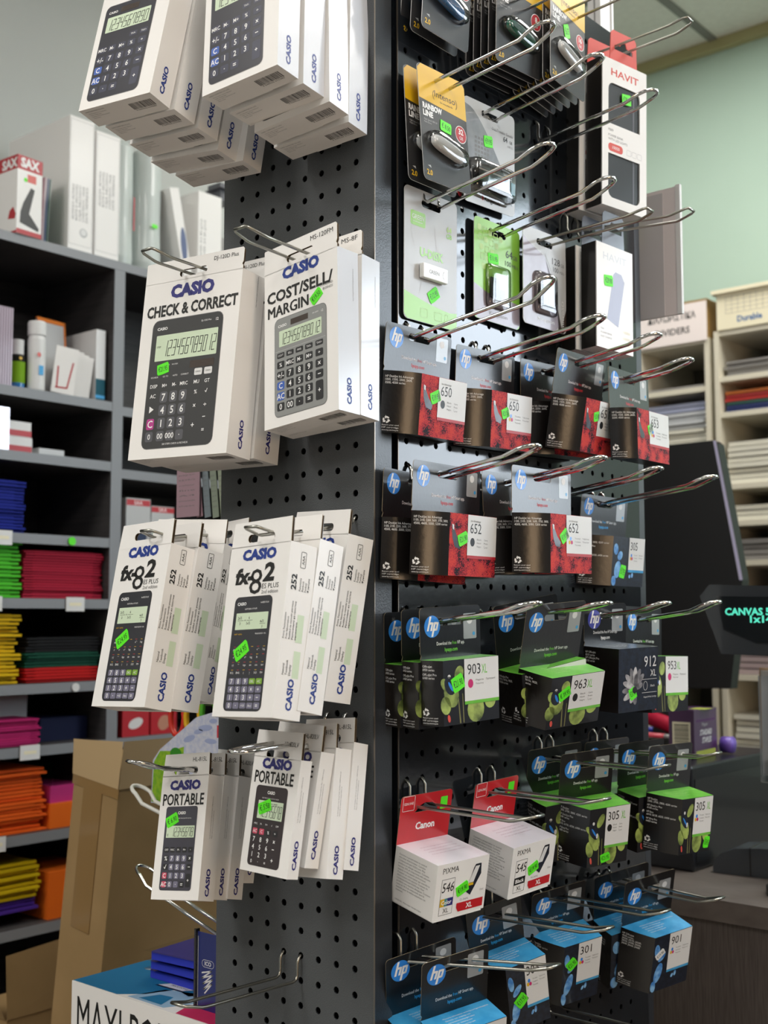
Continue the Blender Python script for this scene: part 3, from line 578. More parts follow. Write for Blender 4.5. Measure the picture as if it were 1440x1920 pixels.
# booklet with torn sky and lawn, and coloured scissor handles
Y_ = .14; pts = [(283, 1505), (287, 1425), (300, 1405), (368, 1345), (412, 1332), (418, 1440), (418, 1515)]; q = MB(); V = [at(x, y, 1, Y_) for x, y in pts]; c = V[2].copy()
o2 = [((v.x - c.x) * 1000, (v.z - c.z) * 1000) for v in V]; q.plate(o2, [], 0, .002, mat_or('sky_print', 'b9bfd8', 'd4d4de')); q.fr(); gr = [((v.x - c.x) * 1000, (v.z - c.z) * 1000) for v in (at(284, 1503, 1, Y_), at(289, 1428, 1, Y_), at(300, 1408, 1, Y_), at(320, 1408, 1, Y_), at(345, 1400, 1, Y_), at(340, 1512, 1, Y_))]
q.P(gr, mat_or('lawn_print', '9cc030', '74ac2c'), 1)
for (x, y, rx, ry, rr) in ((355, 1385, 12, 4, .3), (385, 1365, 14, 4, .1), (395, 1390, 12, 3.4, 0), (372, 1372, 9, 3, .2), (400, 1352, 8, 3, .1)): v = at(x, y, 1, Y_); q.E((v.x - c.x) * 1000, (v.z - c.z) * 1000, rx, ry, mat_or('cloud_print', 'a2acd0'), 2, 14, rr)
v = at(330, 1413, 1, Y_); q.E((v.x - c.x) * 1000, (v.z - c.z) * 1000, 12, 8, F('leaf_print', '3a8a2c'), 2, 14); v = at(410, 1366, 1, Y_); q.R((v.x - c.x) * 1000 - 3, (v.z - c.z) * 1000 - 12, (v.x - c.x) * 1000 + 4, (v.z - c.z) * 1000 + 4, M_REDINK, 2)
tag(q.build('picture_book', None, c), 'children craft book with lawn and sky cover beside the stand', 'book')
for i, (x, y, c_, n) in enumerate(((333, 1345, 'd4301c', 'red'), (362, 1345, 'e8b41c', 'yellow'), (392, 1338, '5cb82c', 'green'))):
    v = at(x, y, 1, .20); q = MB(); R0 = .021
    q.tube([(R0 * .7 * math.cos(t * math.pi / 8), 0, R0 * 1.2 * math.sin(t * math.pi / 8)) for t in range(16)], .0042, mat_or('handle_' + n, c_), 8, True); q.tube([(.008, 0, -R0 * 1.2), (.012, 0, -.05)], .003, mat_or('handle_' + n, ''), 6); tag(q.build('scissors', None, v), '%s scissor handle showing above the craft book' % n, 'scissors', None)

# ------------------------------------------------------------------ right background
q = MB(); a = at(1177, 372, 1, .60); b = at(1276, 588, 1, .60); q.box(a.x, b.x, 0, .004, b.z, a.z, mat('pale_packet', 'e4dada', .35, coat=.4)); q.box(b.x - .004, b.x + .003, -.001, .005, b.z, a.z + .002, M_LABEL); q.box(a.x - .001, a.x + .055, -.0006, .0, b.z, a.z - .005, mat_or('grey_print', 'c4c0c2'))
tag(q.build('paper_packet', None, (0, .60, 0)), 'pale pink packet hanging behind the power bank boxes, against the green wall', 'packet')
q = MB(); a = at(1160, 385, 1, .58); b = at(1172, 452, 1, .58); q.box(a.x, b.x, 0, .003, b.z, a.z, K1); q.box(b.x - .001, b.x + .006, -.001, .003, b.z, a.z + .003, F('lime_strip', '8ab82c')); tag(q.build('hanging_pack', None, (0, .58, 0)), 'brown and lime hanging pack just left of the pale packet', 'hanging pack')
def organizer(px0, px1, zl, zs, y, label, w2=None):
    a = at(px0, 800, 1, y).x; b = at(px1, 800, 1, y).x; r = empty('paper_organizer', label, 'paper organizer', ((a + b) / 2, y, 0)); h = (b - a) / 2; D = .28
    for x in (-h, h - .012): q = MB(); q.box(x, x + .012, 0, D, zl, zs[0], M_BEIGE); q.build('side_panel', r)
    for z in zs: q = MB(); q.box(-h + .012, h - .012, .002, D, z - .012, z, M_BEIGE); q.build('shelf', r)
    q = MB(); q.box(-h, h, D, D + .005, zl, zs[0], F('organizer_back', '6c675c')); q.build('back_panel', r); return a, b
YR = 1.70; Zp = lambda px, py: at(px, py, 1, YR).z
a, b = organizer(1196, 1333, 1.05, [Zp(1330, 648) + .02, Zp(1330, 722), Zp(1330, 838), Zp(1330, 872), 1.55, 1.32], YR, 'beige pigeonhole organizer under the DIVIDERS box'); AO = (a, b)
zt = Zp(1330, 648) + .0205; dx = b - a
q = MB(); q.box(0, dx - .004, 0, .25, 0, .093, mat_or('kraft_box', 'a08048')); q.fr((dx / 2, 0, 0)); q.R(-dx * 500 + 2, -6, dx * 500 - 4, 88, mat_or('pinkish_label', 'f6ecea'), 1); q.T('ΔΙΑΧΩΡΙΣΤΙΚΑ', 0, 52, 15, M_INK, 2, w=125, al='c', bold=.02); q.T('DIVIDERS', 2, 18, 15, M_INK, 2, w=90, al='c', bold=.02)
tag(q.build('dividers_box', None, (a + .002, YR - .004, zt)), 'brown box with pink label reading DIVIDERS on the organizer', 'box')
a2, b2 = organizer(1342, 1560, 1.05, [Zp(1400, 612) + .0, Zp(1400, 700), Zp(1400, 768), Zp(1400, 905), Zp(1400, 975), Zp(1400, 1050), 1.32], YR, 'wide beige organizer at the right edge, full of sleeves and folders')
zt2 = Zp(1400, 612) + .0005; q = MB(); q.box(0, .22, 0, .2, 0, .085, M_CREAM); q.box(-.01, .23, -.008, .2, .085, .094, M_CREAM); q.fr((.07, 0, 0)); 
for i in range(7): q.R(-48 + i * 15, 36, -47.4 + i * 15, 78, M_GINK, 1)
for i in range(5): q.R(-48, 36 + i * 10, 60, 36.6 + i * 10, M_GINK, 1)
q.T('Durable', -20, 14, 13, mat_or('faded_blue_ink', '5c7ca8'), 1, w=60, bold=.04); tag(q.build('storage_box', None, (a2 + .01, YR - .002, zt2)), 'cream storage box with lid and blue lettering on the wide organizer', 'storage box')
def pile(x0, x1, z0, n, t, m, label, sag=0, seed=1, name='sleeve_pack', cat='sleeve pack', y=YR + .012):
    rr = random.Random(seed); pr = None
    for i in range(n):
        if pr is None:
            q = MB(); N = 6; w = (x1 - x0); vs = []; 
            for k in range(N + 1):
                u = k / N; dz = -sag * 4 * u * (1 - u)
                vs += [(w * u, 0, dz), (w * u, 0, dz + t * .8), (w * u, .22, 0), (w * u, .22, t * .8)]
            fs = []
            for k in range(N):
                o = 4 * k; fs += [[o, o + 4, o + 5, o + 1], [o + 1, o + 5, o + 7, o + 3], [o, o + 2, o + 6, o + 4]]
            fs += [[0, 1, 3, 2], [4 * N, 4 * N + 2, 4 * N + 3, 4 * N + 1]]; q.add(vs, fs, m); pr = q.build(name); o_ = pr
        else: o_ = pr.copy(); COL.objects.link(o_)
        o_.location = (x0 + (rr.random() - .5) * .008, y + rr.random() * .01, z0 + i * t); tag(o_, (nth(i, n) + ' ' + label.replace('one of the', 'of the')) if n > 1 else label, cat, label.replace('one of the ', '') if n > 1 else None)
C1_ = mat('clear_sleeves', 'ccd0d4', .25, coat=.5); C2_ = mat('milky_sleeves', 'e0ded0', .3, coat=.5); C3_ = mat('blue_sleeves', 'aeb6d4', .25, coat=.5); C4_ = mat('grey_papers', '8a8886', .5); OA, OB = AO[0] + .020, AO[1] - .020
pile(OA, OB, Zp(1330, 838) + .001, 5, .010, C2_, 'one of the milky sleeve packs in the narrow organizer', 0, 1); pile(OA, OB, Zp(1330, 838) + .052, 4, .010, C1_, 'one of the clear sleeve packs in the narrow organizer', 0, 2); pile(OA, OB, Zp(1330, 838) + .093, 2, .011, C3_, 'one of the bluish sleeve packs on top in the narrow organizer', 0, 3)
pile(OA, OB, Zp(1330, 872) + .0005, 2, .007, mat_or('mauve_papers', '8c7c84'), 'one of the mauve paper packs low in the narrow organizer', 0, 4); pile(OA, OB, Zp(1330, 722) + .001, 1, .008, C4_, 'grey papers on the highest shelf of the narrow organizer', 0, 4)
x2, x3 = a2 + .020, b2 - .020
pile(x2, x3, Zp(1400, 700) + .0005, 6, .006, C4_, 'one of the grey paper packs in the wide organizer', 0, 5, 'paper_pack', 'paper pack')
for i, (h, n) in enumerate((('14245c', 'navy'), ('14245c', 'navy blue'), ('1c4c40', 'dark green'), ('b8201c', 'red'), ('a81818', 'crimson'), ('d8741c', 'orange'))): pile(x2 - .004 * (i == 3), x3, Zp(1400, 768) + .001 + .0085 * i, 1, .0085, mat_or('org_%d' % i, h), '%s folder in the mixed pile of the wide organizer' % n, 0, 9 + i, 'document_folder', 'document folder')
for z, n, m_, l in ((Zp(1400, 905), 8, C2_, 'one of the milky sleeve packs under the coloured folders'), (Zp(1400, 975), 3, C2_, 'one of the milky sleeve packs in the fourth opening'), (Zp(1400, 1050), 4, C4_, 'one of the grey sleeve packs in the fifth opening'), (1.3205, 12, mat_or('rosy_sleeves', 'a8989a'), 'one of the rosy sleeve packs behind the till'), (1.0505, 13, C2_, 'one of the milky sleeve packs at the foot of the wide organizer')):
    pile(x2, x3, z + .001, n, .0125 if n < 8 or n == 8 else .014, m_, l, 0, int(z * 100))
pile(OA, OB, 1.0505, 12, .014, C1_, 'one of the clear sleeve packs at the foot of the narrow organizer', 0, 44)
q = MB(); q.box(AO[0] - .1, a2 + 1.0, YR - .02, YR + .35, 0, 1.048, M_WOOD); tag(q.build('base_cabinet'), 'low wooden cabinet carrying the two organizers', 'cabinet')

# counter
ZD = 1.05; e0 = at(1348, 1688, 2, ZD)
ct = empty('sales_counter', 'grey-brown wood grain sales counter behind the pegboard stand', 'counter', (.4, e0.y, 0)); q = MB(); q.box(-1.05, 1.2, 0, .80, ZD - .03, ZD, M_WOODT); q.build('counter_top', ct); q = MB(); q.box(-1.04, 1.19, .004, .78, 0, ZD - .03, M_WOOD); q.build('front_panel', ct)
# black till drawer box
ZB = 1.215; c0 = at(1296, 1437, 2, ZB)
dr = empty('cash_box', 'black till drawer on the counter carrying the purple staples box', 'till drawer', (c0.x - .16, c0.y + .09, ZD + .0005)); q = MB(); q.box(-.40, .16, -.09, .25, 0, ZB - ZD - .001, mat('till_black', '1b1d22', .3, 0, .5, bump=.1, bscale=300)); q.build('body', dr, bevel=.004)
q = MB(); q.box(.1602, .1612, -.08, .24, .012, ZB - ZD - .022, mat_or('till_black_front', '15171b')); q.build('drawer_front', dr)
def on_top(px, py, z): return at(px, py, 2, z)
zb = ZB + .0005
sb = on_top(1303, 1424, zb); 
def staples(q):
    fx_(q); q.R(-40, 0, 40, 12, F('staples_lime', 'a0a84c'), 1); q.R(-40, 60, 40, 63, F('staples_purple2', '5c3866'), 1); q.T('Paper', -3, 52, 6, M_LGINK, 2, al='c', w=24); q.T('STANDARD', 0, 37, 9, M_LABEL, 2, al='c', w=48, sh=.15, bold=.02); q.T('STAPLES', 3, 24, 9, M_LABEL, 2, al='c', w=38, sh=.15, bold=.02)
    fy_(q); q.R(-16, 14, 16, 60, M_CREAM, 1); q.fr((0, -q.hy, 0), (0, 0, 1), (-1, 0, 0)); barcode(q, 17, -13, 40, 26, M_INK, 2)
    q.fr((0, 0, q.hz), (1, 0, 0), (0, 1, 0)); q.R(0, -20, 30, 20, F('staples_lime', ''), 1)
so = carton('staples_box', 'purple box of standard staples on the black till drawer', 'staples box', -.045, .0, -.0, .095, 0, .080, mat('staples_purple', '46244e', .35, coat=.3), staples); so.location = (sb.x - .026, sb.y + .048, zb); so.rotation_euler = (0, 0, .05)
r_ = on_top(1222, 1395, zb); q = MB(); q.tube([(-.04, .0, .050), (.0, .0, .040), (.025, 0, .030)], .014, F('stapler_red', '9c1230'), 12); q.tube([(.026, 0, .029), (.06, 0, .015)], .0135, M_ZINC, 12); q.box(-.06, .06, -.012, .012, 0, .01, M_INK)
o = q.build('stapler', None, (r_.x + .02, r_.y + .01, zb)); tag(o, 'red stapler with silver head left of the staples box', 'stapler')
for i, (px, py, h, n) in enumerate(((1190, 1372, '2c34a4', 'blue'), (1202, 1384, 'c04050', 'red'), (1365, 1412, '6c50b4', 'violet'))):
    v = on_top(px, py, zb); q = MB(); L = .05 if i < 2 else .01; q.tube([(-L, 0, 0), (L, 0, 0)], .0055 if i < 2 else .014, mat_or('pen_' + n, h), 10); (q.tube([(L, 0, 0), (L + .018, 0, 0)], .0045, M_LGINK, 10) if i < 2 else None)
    o = q.build('pen' if i < 2 else 'highlighter', None, (v.x, v.y, zb + (.0065 if i < 2 else .0142))); tag(o, '%s %s on the till drawer' % (n, ('pen lying left of the stapler', 'pen lying behind the stapler', 'highlighter standing right of the staples box')[i]), 'pen')
# screen
YM = 1.27; pm = [(1195, 843), (1225, 838), (1337, 826), (1345, 832), (1392, 1088), (1370, 1292), (1195, 1290)]; V = [at(x, y, 1, YM) for x, y in pm]; mo = empty('till_screen', 'large black screen back of the till, with pale right edge', 'screen', (V[1].x, YM, ZD + .0005)); q = MB()
o2 = [((v.x - V[1].x) * 1000, (v.z - ZD) * 1000) for v in V]; o2[0] = (o2[0][0] - 90, o2[0][1]); o2[-1] = (o2[-1][0] - 90, o2[-1][1]); q.plate(o2, [], 0, .03, mat('screen_black', '101013', .35, 0, .4)); q.build('housing', mo)
q = MB(); e = o2[2:6]; q.fr((0, -.0002, 0)); q.P([e[0], (e[0][0] + 6, e[0][1] - 1), (e[2][0] + 1, e[2][1]), (e[2][0] - 6, e[2][1])], mat_or('screen_edge', 'bcb8da'), 1); q.build('bright_edge', mo)
q = MB(); q.box(-.02, .03, .012, .024, 0, (V[-1].z - ZD) + .005, M_INK); q.box(-.09, .09, -.04, .09, 0, .012, M_INK); q.build('foot', mo)
# customer display
YC = .80; pc = [(1312, 1118), (1330, 1096), (1500, 1100), (1500, 1232), (1352, 1226)]; V = [at(x, y, 1, YC) for x, y in pc]; c = V[1]; cdp = empty('customer_display', 'black customer display with glowing teal characters at the right edge', 'customer display', (c.x + .12, YC, ZD + .0005)); q = MB(); O2 = Vector((c.x + .12, 0, ZD + .0005))
o2 = [((v.x - O2.x) * 1000, (v.z - O2.z) * 1000) for v in V]; DB = mat('display_black', '3c4045', .25, 0, .5, coat=.4); q.plate(o2, [], 0, .05, DB); q.build('housing', cdp, bevel=.004)
q = MB(); w = [at(x, y, 1, YC - .001) for x, y in ((1344, 1118), (1500, 1120), (1500, 1205), (1420, 1205), (1375, 1186), (1358, 1180))]; q.fr((0, -.002, 0)); q.P([((v.x - O2.x) * 1000, (v.z - O2.z) * 1000) for v in w][::-1], mat('display_window', '1d2124', .1, coat=1), 1)
g = mat('display_teal', '58e0c0', .5, emit=.85); t0 = at(1364, 1153, 1, YC - .003); q.T('CANVAS 50X', (t0.x - O2.x) * 1000 - 4, (t0.z - O2.z) * 1000, 10, g, 4, w=90, bold=.03); t1 = at(1406, 1167, 1, YC - .003); q.T('1x14', (t1.x - O2.x) * 1000, (t1.z - O2.z) * 1000, 10, g, 4, w=34, bold=.03); q.build('window', cdp)
q = MB(); zz = V[4].z - O2.z; q.tube([(0, .025, zz + .01), (0, .025, .02)], .011, M_INK, 12); q.lathe([(0, 0), (.05, 0), (.05, .012), (.02, .022), (0, .022)], M_INK, 20, (0, .025)); q.build('stand', cdp)
# hand scanner shape and card rack
v = at(1372, 1640, 2, ZD + .001); q = MB(); pr_ = [(0, 0), (.0, .016), (.012, .030), (.035, .040), (.075, .044), (.2, .046), (.2, 0)]; q.prism([(-x if False else x, z) for x, z in pr_], 1, -.035, .035, DB); q.box(.058, .061, -.0355, .0355, .0, .044, M_INK); o = q.build('receipt_printer', None, (v.x - .035, v.y + .036, ZD + .0005), bevel=.004); o.rotation_euler = (0, 0, .1); tag(o, 'low black device with rounded nose lying on the counter', 'counter device')
v = at(1428, 1330, 1, .9); q = MB(); q.box(0, .09, 0, .004, -.10, .06, M_LABEL); q.box(-.004, .09, .004, .008, -.06, .064, F('tan_card', 'b89c80')); q.box(.0, .095, -.010, -.006, -.11, .052, M_CLEAR); q.box(.02, .06, .008, .03, ZD + .001 - v.z, .0, M_INK); o = q.build('leaflet_holder', None, (v.x, .9, v.z)); tag(o, 'clear leaflet holder with white and tan papers at the right edge', 'leaflet holder')

# ------------------------------------------------------------------ the goods hanging on the hooks
# pose of each pack: slot centre x y z, euler x y z, then width, height, depth, tab above slot, slot to fold, inset of the side (metres)
PK = {
'T1':[-0.1611,-0.1571,2.1314,-0.209,0.039,0.136,0.1012,0.1546,0.0299,0.022,0.005,0.0,157],
'T2':[-0.161,-0.1261,2.1281,-0.182,0.049,0.11,0.1015,0.1556,0.0306,0.022,0.005,0.0,126],
'T3':[-0.1625,-0.0952,2.1236,-0.151,0.058,0.085,0.1032,0.1579,0.0301,0.022,0.005,0.0,95],
'T4':[-0.1624,-0.064,2.1157,-0.139,0.086,0.095,0.1013,0.1609,0.0302,0.022,0.005,0.0,64],
'T5':[-0.162,-0.0329,2.1105,-0.151,0.043,0.105,0.1006,0.1628,0.0302,0.022,0.005,0.0,33],
'U1':[-0.0329,-0.1318,2.1299,-0.098,-0.06,0.079,0.0995,0.1548,0.0308,0.022,0.005,0.0,132],
'U2':[-0.0318,-0.0976,2.1255,-0.089,-0.057,0.074,0.0983,0.1564,0.0317,0.022,0.005,0.0,98],
'U3':[-0.0329,-0.0646,2.1176,-0.106,-0.093,0.097,0.0983,0.1601,0.031,0.022,0.005,0.0,65],
'U4':[-0.0319,-0.0325,2.1134,-0.089,-0.051,0.102,0.0985,0.1615,0.032,0.022,0.005,0.0,33],
'A1':[-0.1624,-0.0815,1.8227,-0.098,0.017,0.115,0.1413,0.1984,0.0371,0.017,0.0067,0.0,81],
'A2':[-0.1622,-0.039,1.8208,-0.096,0.015,0.048,0.1413,0.1984,0.0372,0.017,0.0067,0.0,39],
'B1':[-0.0224,-0.0606,1.8187,-0.064,-0.085,-0.05,0.1089,0.1673,0.0287,0.0181,0.0081,0.0,61],
'B2':[-0.0249,-0.0301,1.8199,-0.091,-0.067,0.05,0.1154,0.1687,0.029,0.0181,0.0081,0.0,30],
'C1':[-0.172,-0.1319,1.5341,-0.207,-0.039,-0.051,0.0916,0.1651,0.0323,0.0145,0.0113,0.0,132],
'C2':[-0.164,-0.1003,1.5324,-0.192,-0.015,-0.105,0.0916,0.1647,0.0323,0.0146,0.0114,0.0,100],
'C3':[-0.1671,-0.0773,1.5401,-0.214,0.039,0.253,0.0916,0.1644,0.0319,0.0146,0.0112,0.0,77],
'C4':[-0.1602,-0.0405,1.5382,-0.203,-0.078,-0.037,0.0917,0.1651,0.0323,0.0146,0.0113,0.0,41],
'D1':[-0.0153,-0.1175,1.5264,-0.168,-0.043,-0.073,0.0888,0.1637,0.033,0.0171,0.0071,0.0,117],
'D2':[-0.0126,-0.0836,1.5305,-0.214,-0.031,-0.01,0.0888,0.1636,0.0329,0.0172,0.0071,0.0,84],
'D3':[-0.0123,-0.0384,1.5402,-0.16,0.03,-0.131,0.0888,0.1633,0.0332,0.0173,0.0071,0.0,38],
'E1':[-0.1627,-0.0823,1.291,-0.228,-0.111,0.096,0.0665,0.1237,0.0224,0.0177,0.0048,0.0,82],
'E2':[-0.1634,-0.0621,1.289,-0.232,-0.085,0.149,0.0665,0.1237,0.0222,0.0177,0.0048,0.0,62],
'E3':[-0.1632,-0.0408,1.2861,-0.228,-0.088,0.108,0.0665,0.1237,0.0223,0.0177,0.0048,0.0,41],
'F1':[-0.025,-0.0843,1.3172,-0.166,-0.007,-0.081,0.0703,0.1092,0.014,0.0228,0.0025,0.0,84],
'F2':[-0.021,-0.0606,1.3236,-0.188,-0.001,-0.112,0.072,0.1084,0.017,0.0227,0.0022,0.0,61],
'F3':[-0.0185,-0.0435,1.3248,-0.184,-0.088,-0.058,0.0703,0.1223,0.0213,0.02,0.004,0.0,43],
'F4':[-0.0167,-0.0214,1.3287,-0.206,-0.083,-0.017,0.0713,0.121,0.0205,0.0201,0.004,0.0,21],
'E4':[-0.1628,-0.0137,1.2829,-0.155,-0.016,-0.069,0.0703,0.1091,0.014,0.0228,0.0024,0.0,14],
'P1':[0.0344,0.0628,1.7435,0.092,-0.005,1.549,0.1073,0.0638,0.025,0.0103,0.0404,0.0321,8],
'P2':[0.0361,0.1809,1.7401,0.066,-0.027,1.566,0.1118,0.0632,0.0254,0.0107,0.0377,0.0336,10],
'P4':[0.0801,0.3137,1.7499,0.172,-0.021,1.631,0.1223,0.0627,0.0286,0.0117,0.0412,0.0313,54],
'P3':[0.0339,0.3142,1.7461,0.031,-0.036,1.563,0.1216,0.0627,0.0286,0.0108,0.0403,0.028,8],
'P5':[0.0986,0.3935,1.7398,-0.004,-0.018,1.639,0.112,0.0611,0.0252,0.0109,0.0399,0.0213,72],
'P7':[0.0708,0.0635,1.5955,0.05,0.002,1.594,0.117,0.0632,0.0223,0.011,0.0398,0.0346,45],
'P6':[0.0309,0.0644,1.5894,0.022,0.032,1.6,0.117,0.0628,0.0224,0.0108,0.0397,0.0338,5],
'P9':[0.1043,0.1884,1.6004,0.017,-0.011,1.575,0.1171,0.0629,0.0262,0.0109,0.0399,0.0337,78],
'P8':[0.0638,0.1899,1.5985,-0.034,-0.021,1.587,0.1171,0.0629,0.0262,0.0105,0.0396,0.028,38],
'P10':[0.0391,0.4328,1.5929,0.09,0.007,1.51,0.1038,0.062,0.0296,0.0106,0.0396,0.0318,13],
'P13':[0.0785,0.0565,1.446,0.028,-0.05,1.445,0.0866,0.0637,0.024,0.0151,0.0361,0.0072,52],
'P12':[0.0557,0.0581,1.4444,0.038,-0.042,1.43,0.0893,0.0657,0.024,0.0151,0.0361,0.0,30],
'P11':[0.0327,0.0578,1.4414,0.04,-0.043,1.442,0.0894,0.0621,0.024,0.0151,0.0361,0.0,6],
'P15':[0.1193,0.1883,1.4504,0.265,-0.07,1.396,0.0928,0.0566,0.039,0.0153,0.0527,0.01,93],
'P14':[0.0817,0.1885,1.4535,0.101,-0.167,1.306,0.0928,0.0566,0.039,0.0155,0.0528,0.0,55],
'P16':[0.1071,0.3133,1.4521,0.063,-0.033,1.383,0.0723,0.0711,0.0475,0.0136,0.0335,0.0043,81],
'P17':[0.0848,0.4444,1.4477,0.004,0.022,1.553,0.0901,0.0674,0.0361,0.0151,0.0451,0.0,59],
'P18':[0.0428,0.0609,1.2577,0.195,-0.028,1.446,0.0727,0.0559,0.0602,0.0146,0.0347,0.0,17],
'P19':[0.0425,0.1841,1.2594,0.223,-0.058,1.485,0.0728,0.0552,0.061,0.0139,0.0351,-0.0,16],
'P21':[0.0824,0.309,1.2813,0.231,-0.066,1.159,0.0738,0.0692,0.0371,0.0154,0.0389,0.0182,56],
'P20':[0.0419,0.3036,1.2846,0.218,-0.078,1.258,0.0802,0.0692,0.0371,0.0154,0.0389,0.0,16],
'P23':[0.1234,0.4341,1.2822,0.158,-0.021,1.285,0.0733,0.0673,0.0385,0.015,0.0406,0.0211,97],
'P22':[0.082,0.4373,1.2829,0.144,-0.06,1.235,0.0739,0.0673,0.0385,0.0148,0.0404,0.0,56],
'P22b':[0.038,0.4297,1.2823,0.142,-0.034,1.341,0.0788,0.0673,0.0385,0.015,0.0406,0.0,12],
'P29':[0.0914,0.4342,1.121,0.293,-0.113,1.24,0.0811,0.0744,0.0373,0.0175,0.0405,0.0206,65],
'P28':[0.0518,0.4365,1.1229,0.3,-0.16,1.143,0.0824,0.0744,0.0373,0.0173,0.0403,0.0,26],
'P27':[0.0448,0.304,1.1248,0.328,-0.135,1.174,0.0759,0.0782,0.0366,0.0146,0.0377,0.0231,19],
'P26':[0.0432,0.178,1.1274,0.212,-0.216,1.132,0.0692,0.076,0.0411,0.0153,0.0372,0.019,17],
'P25':[0.0817,0.0577,1.1087,0.25,-0.124,1.225,0.0789,0.076,0.0338,0.012,0.049,0.0,55],
'P24':[0.0441,0.0508,1.1086,0.217,-0.151,1.249,0.0844,0.076,0.0338,0.0121,0.0491,0.0,18],
'I1':[0.0393,0.081,2.0217,-0.053,-0.034,1.565,0.0834,0.0,0.0,0.0161,0.1095,0.0,13],
'I2':[0.0399,0.1865,2.0254,0.042,-0.047,1.574,0.1019,0.0,0.0,0.015,0.1048,0.0,14],
'I3':[0.032,0.0868,1.8945,0.014,-0.004,1.557,0.093,0.0,0.0,0.016,0.127,0.0,6],
'I4':[0.0343,0.2071,1.8929,0.001,0.014,1.53,0.0973,0.0,0.0,0.0138,0.1012,0.0,8],
'I5':[0.0463,0.2886,1.8985,0.005,0.003,1.532,0.0975,0.0,0.0,0.0158,0.1029,0.0,20],
'I6':[0.0594,0.0863,2.1714,0.057,0.017,1.574,0.0831,0.0,0.0,0.018,0.0971,0.0,33],
'I7':[0.0752,0.1988,2.1737,0.053,-0.034,1.531,0.0913,0.0,0.0,0.018,0.092,0.0,49],
'I8':[0.0859,0.2853,2.1877,-0.007,0.042,1.628,0.0789,0.0,0.0,0.0233,0.1147,0.0,60],
'V1':[0.0899,0.414,2.1747,0.0,0.029,1.368,0.0836,0.1931,0.0268,-0.0012,0.0216,-0.0,64],
'V2':[0.0849,0.3882,1.9334,-0.024,0.046,1.43,0.0714,0.1331,0.0235,0.002,0.0241,0.0,59],
}
# hooks: side, prong-pair centre and height at the board, reach, centre and height at the tip, rounded chrome tip or not
HOOKS = {
'H0':["R",0.4139,2.174,0.18,0.4141,2.1842,0],
'H1':["R",0.0803,2.021,0.186,0.0931,2.0542,1],
'H2':["R",0.1863,2.0248,0.186,0.1904,2.0552,1],
'H3':["R",0.3128,2.0328,0.186,0.3127,2.0568,1],
'H4':["R",0.0868,1.8954,0.186,0.0901,1.9255,1],
'H5':["R",0.207,1.8933,0.186,0.211,1.9241,1],
'H6':["R",0.2872,1.8985,0.18,0.3016,1.9141,0],
'H7':["R",0.3778,1.9337,0.18,0.4065,1.9415,0],
'H8':["R",0.0623,1.7437,0.186,0.0869,1.7875,1],
'H9':["R",0.1808,1.7403,0.186,0.1846,1.7672,1],
'H10':["R",0.3147,1.7456,0.186,0.3096,1.7702,1],
'H11':["R",0.3978,1.7333,0.186,0.388,1.7542,1],
'H12':["R",0.0649,1.5906,0.186,0.0574,1.6154,1],
'H13':["R",0.1922,1.5944,0.186,0.1831,1.6166,1],
'H14':["R",0.3128,1.5929,0.186,0.3056,1.6169,1],
'H15':["R",0.4322,1.5927,0.186,0.4446,1.6196,1],
'H16':["R",0.0578,1.4421,0.186,0.0561,1.4638,1],
'H17':["R",0.188,1.4489,0.186,0.1891,1.465,1],
'H18':["R",0.3088,1.4435,0.186,0.3179,1.4662,1],
'H19':["R",0.4433,1.4393,0.186,0.4465,1.4686,1],
'H20':["R",0.3038,1.285,0.18,0.3153,1.2867,0],
'H21':["R",0.0609,1.2589,0.18,0.0601,1.2627,0],
'H22':["R",0.1841,1.2605,0.18,0.1843,1.2648,0],
'H23':["R",0.429,1.2836,0.18,0.445,1.2893,0],
'H24':["R",0.3035,1.1259,0.18,0.3085,1.1307,0],
'H25':["R",0.433,1.1259,0.18,0.4428,1.1214,0],
'H26':["R",0.1772,1.1282,0.18,0.1865,1.1356,0],
'H27':["R",0.046,1.1086,0.18,0.0855,1.1196,0],
'A':["L",-0.1625,1.8206,0.145,-0.1626,1.8317,0],
'B':["L",-0.0375,1.8205,0.142,-0.0234,1.826,0],
'C':["L",-0.1625,1.282,0.155,-0.1633,1.3067,1],
'D':["L",-0.025,1.3295,0.147,-0.0209,1.3255,1],
'E':["L",-0.1625,1.5434,0.146,-0.1554,1.5378,0],
'F':["L",-0.0125,1.544,0.136,-0.011,1.5351,0],
'T':["L",-0.162,2.1066,0.18,-0.1611,2.1419,1],
'U':["L",-0.0319,2.1096,0.18,-0.0329,2.1404,1],
}

def root(key, name, label, cat, group=None):
    k = PK[key]; r = empty(name, label, cat, k[:3], k[3:6], group); return r, [x * 1000 for x in k[6:12]]
def sticker(par, u, v, txt, y=0., rot=.25, w=15, h=11, m=M_NEON, plane=None):
    s = MB(); a = plane or ((0, y, 0), (1, 0, 0), (0, 0, 1)); s.fr(a[0], a[1], a[2])
    O = s.p3(u, v, 0); s.fr(O, a[1], a[2], rot)
    o = [(-w / 2, -h * .32), (-w / 2 + 1.2, -h / 2), (-w * .1, -h * .5), (w / 2, -h * .42), (w / 2, h * .3), (w / 2 - 1.5, h / 2), (-w / 2, h * .4)]
    s.P(o, m, 4); n = len(o); s.add([s.p3(x, y_, l) for l in (0, 4) for x, y_ in o], [[i, (i + 1) % n, n + (i + 1) % n, n + i] for i in range(n)], m)
    s.T(txt, 0, -h * .22, h * .42, M_INK, 5, w=w * .76, al='c'); return s.build('price_sticker', par)
SLOT = lambda w, h, cy=0: rrect(-w / 2, cy - h / 2, w / 2, cy + h / 2, h / 2 - .01, 5)

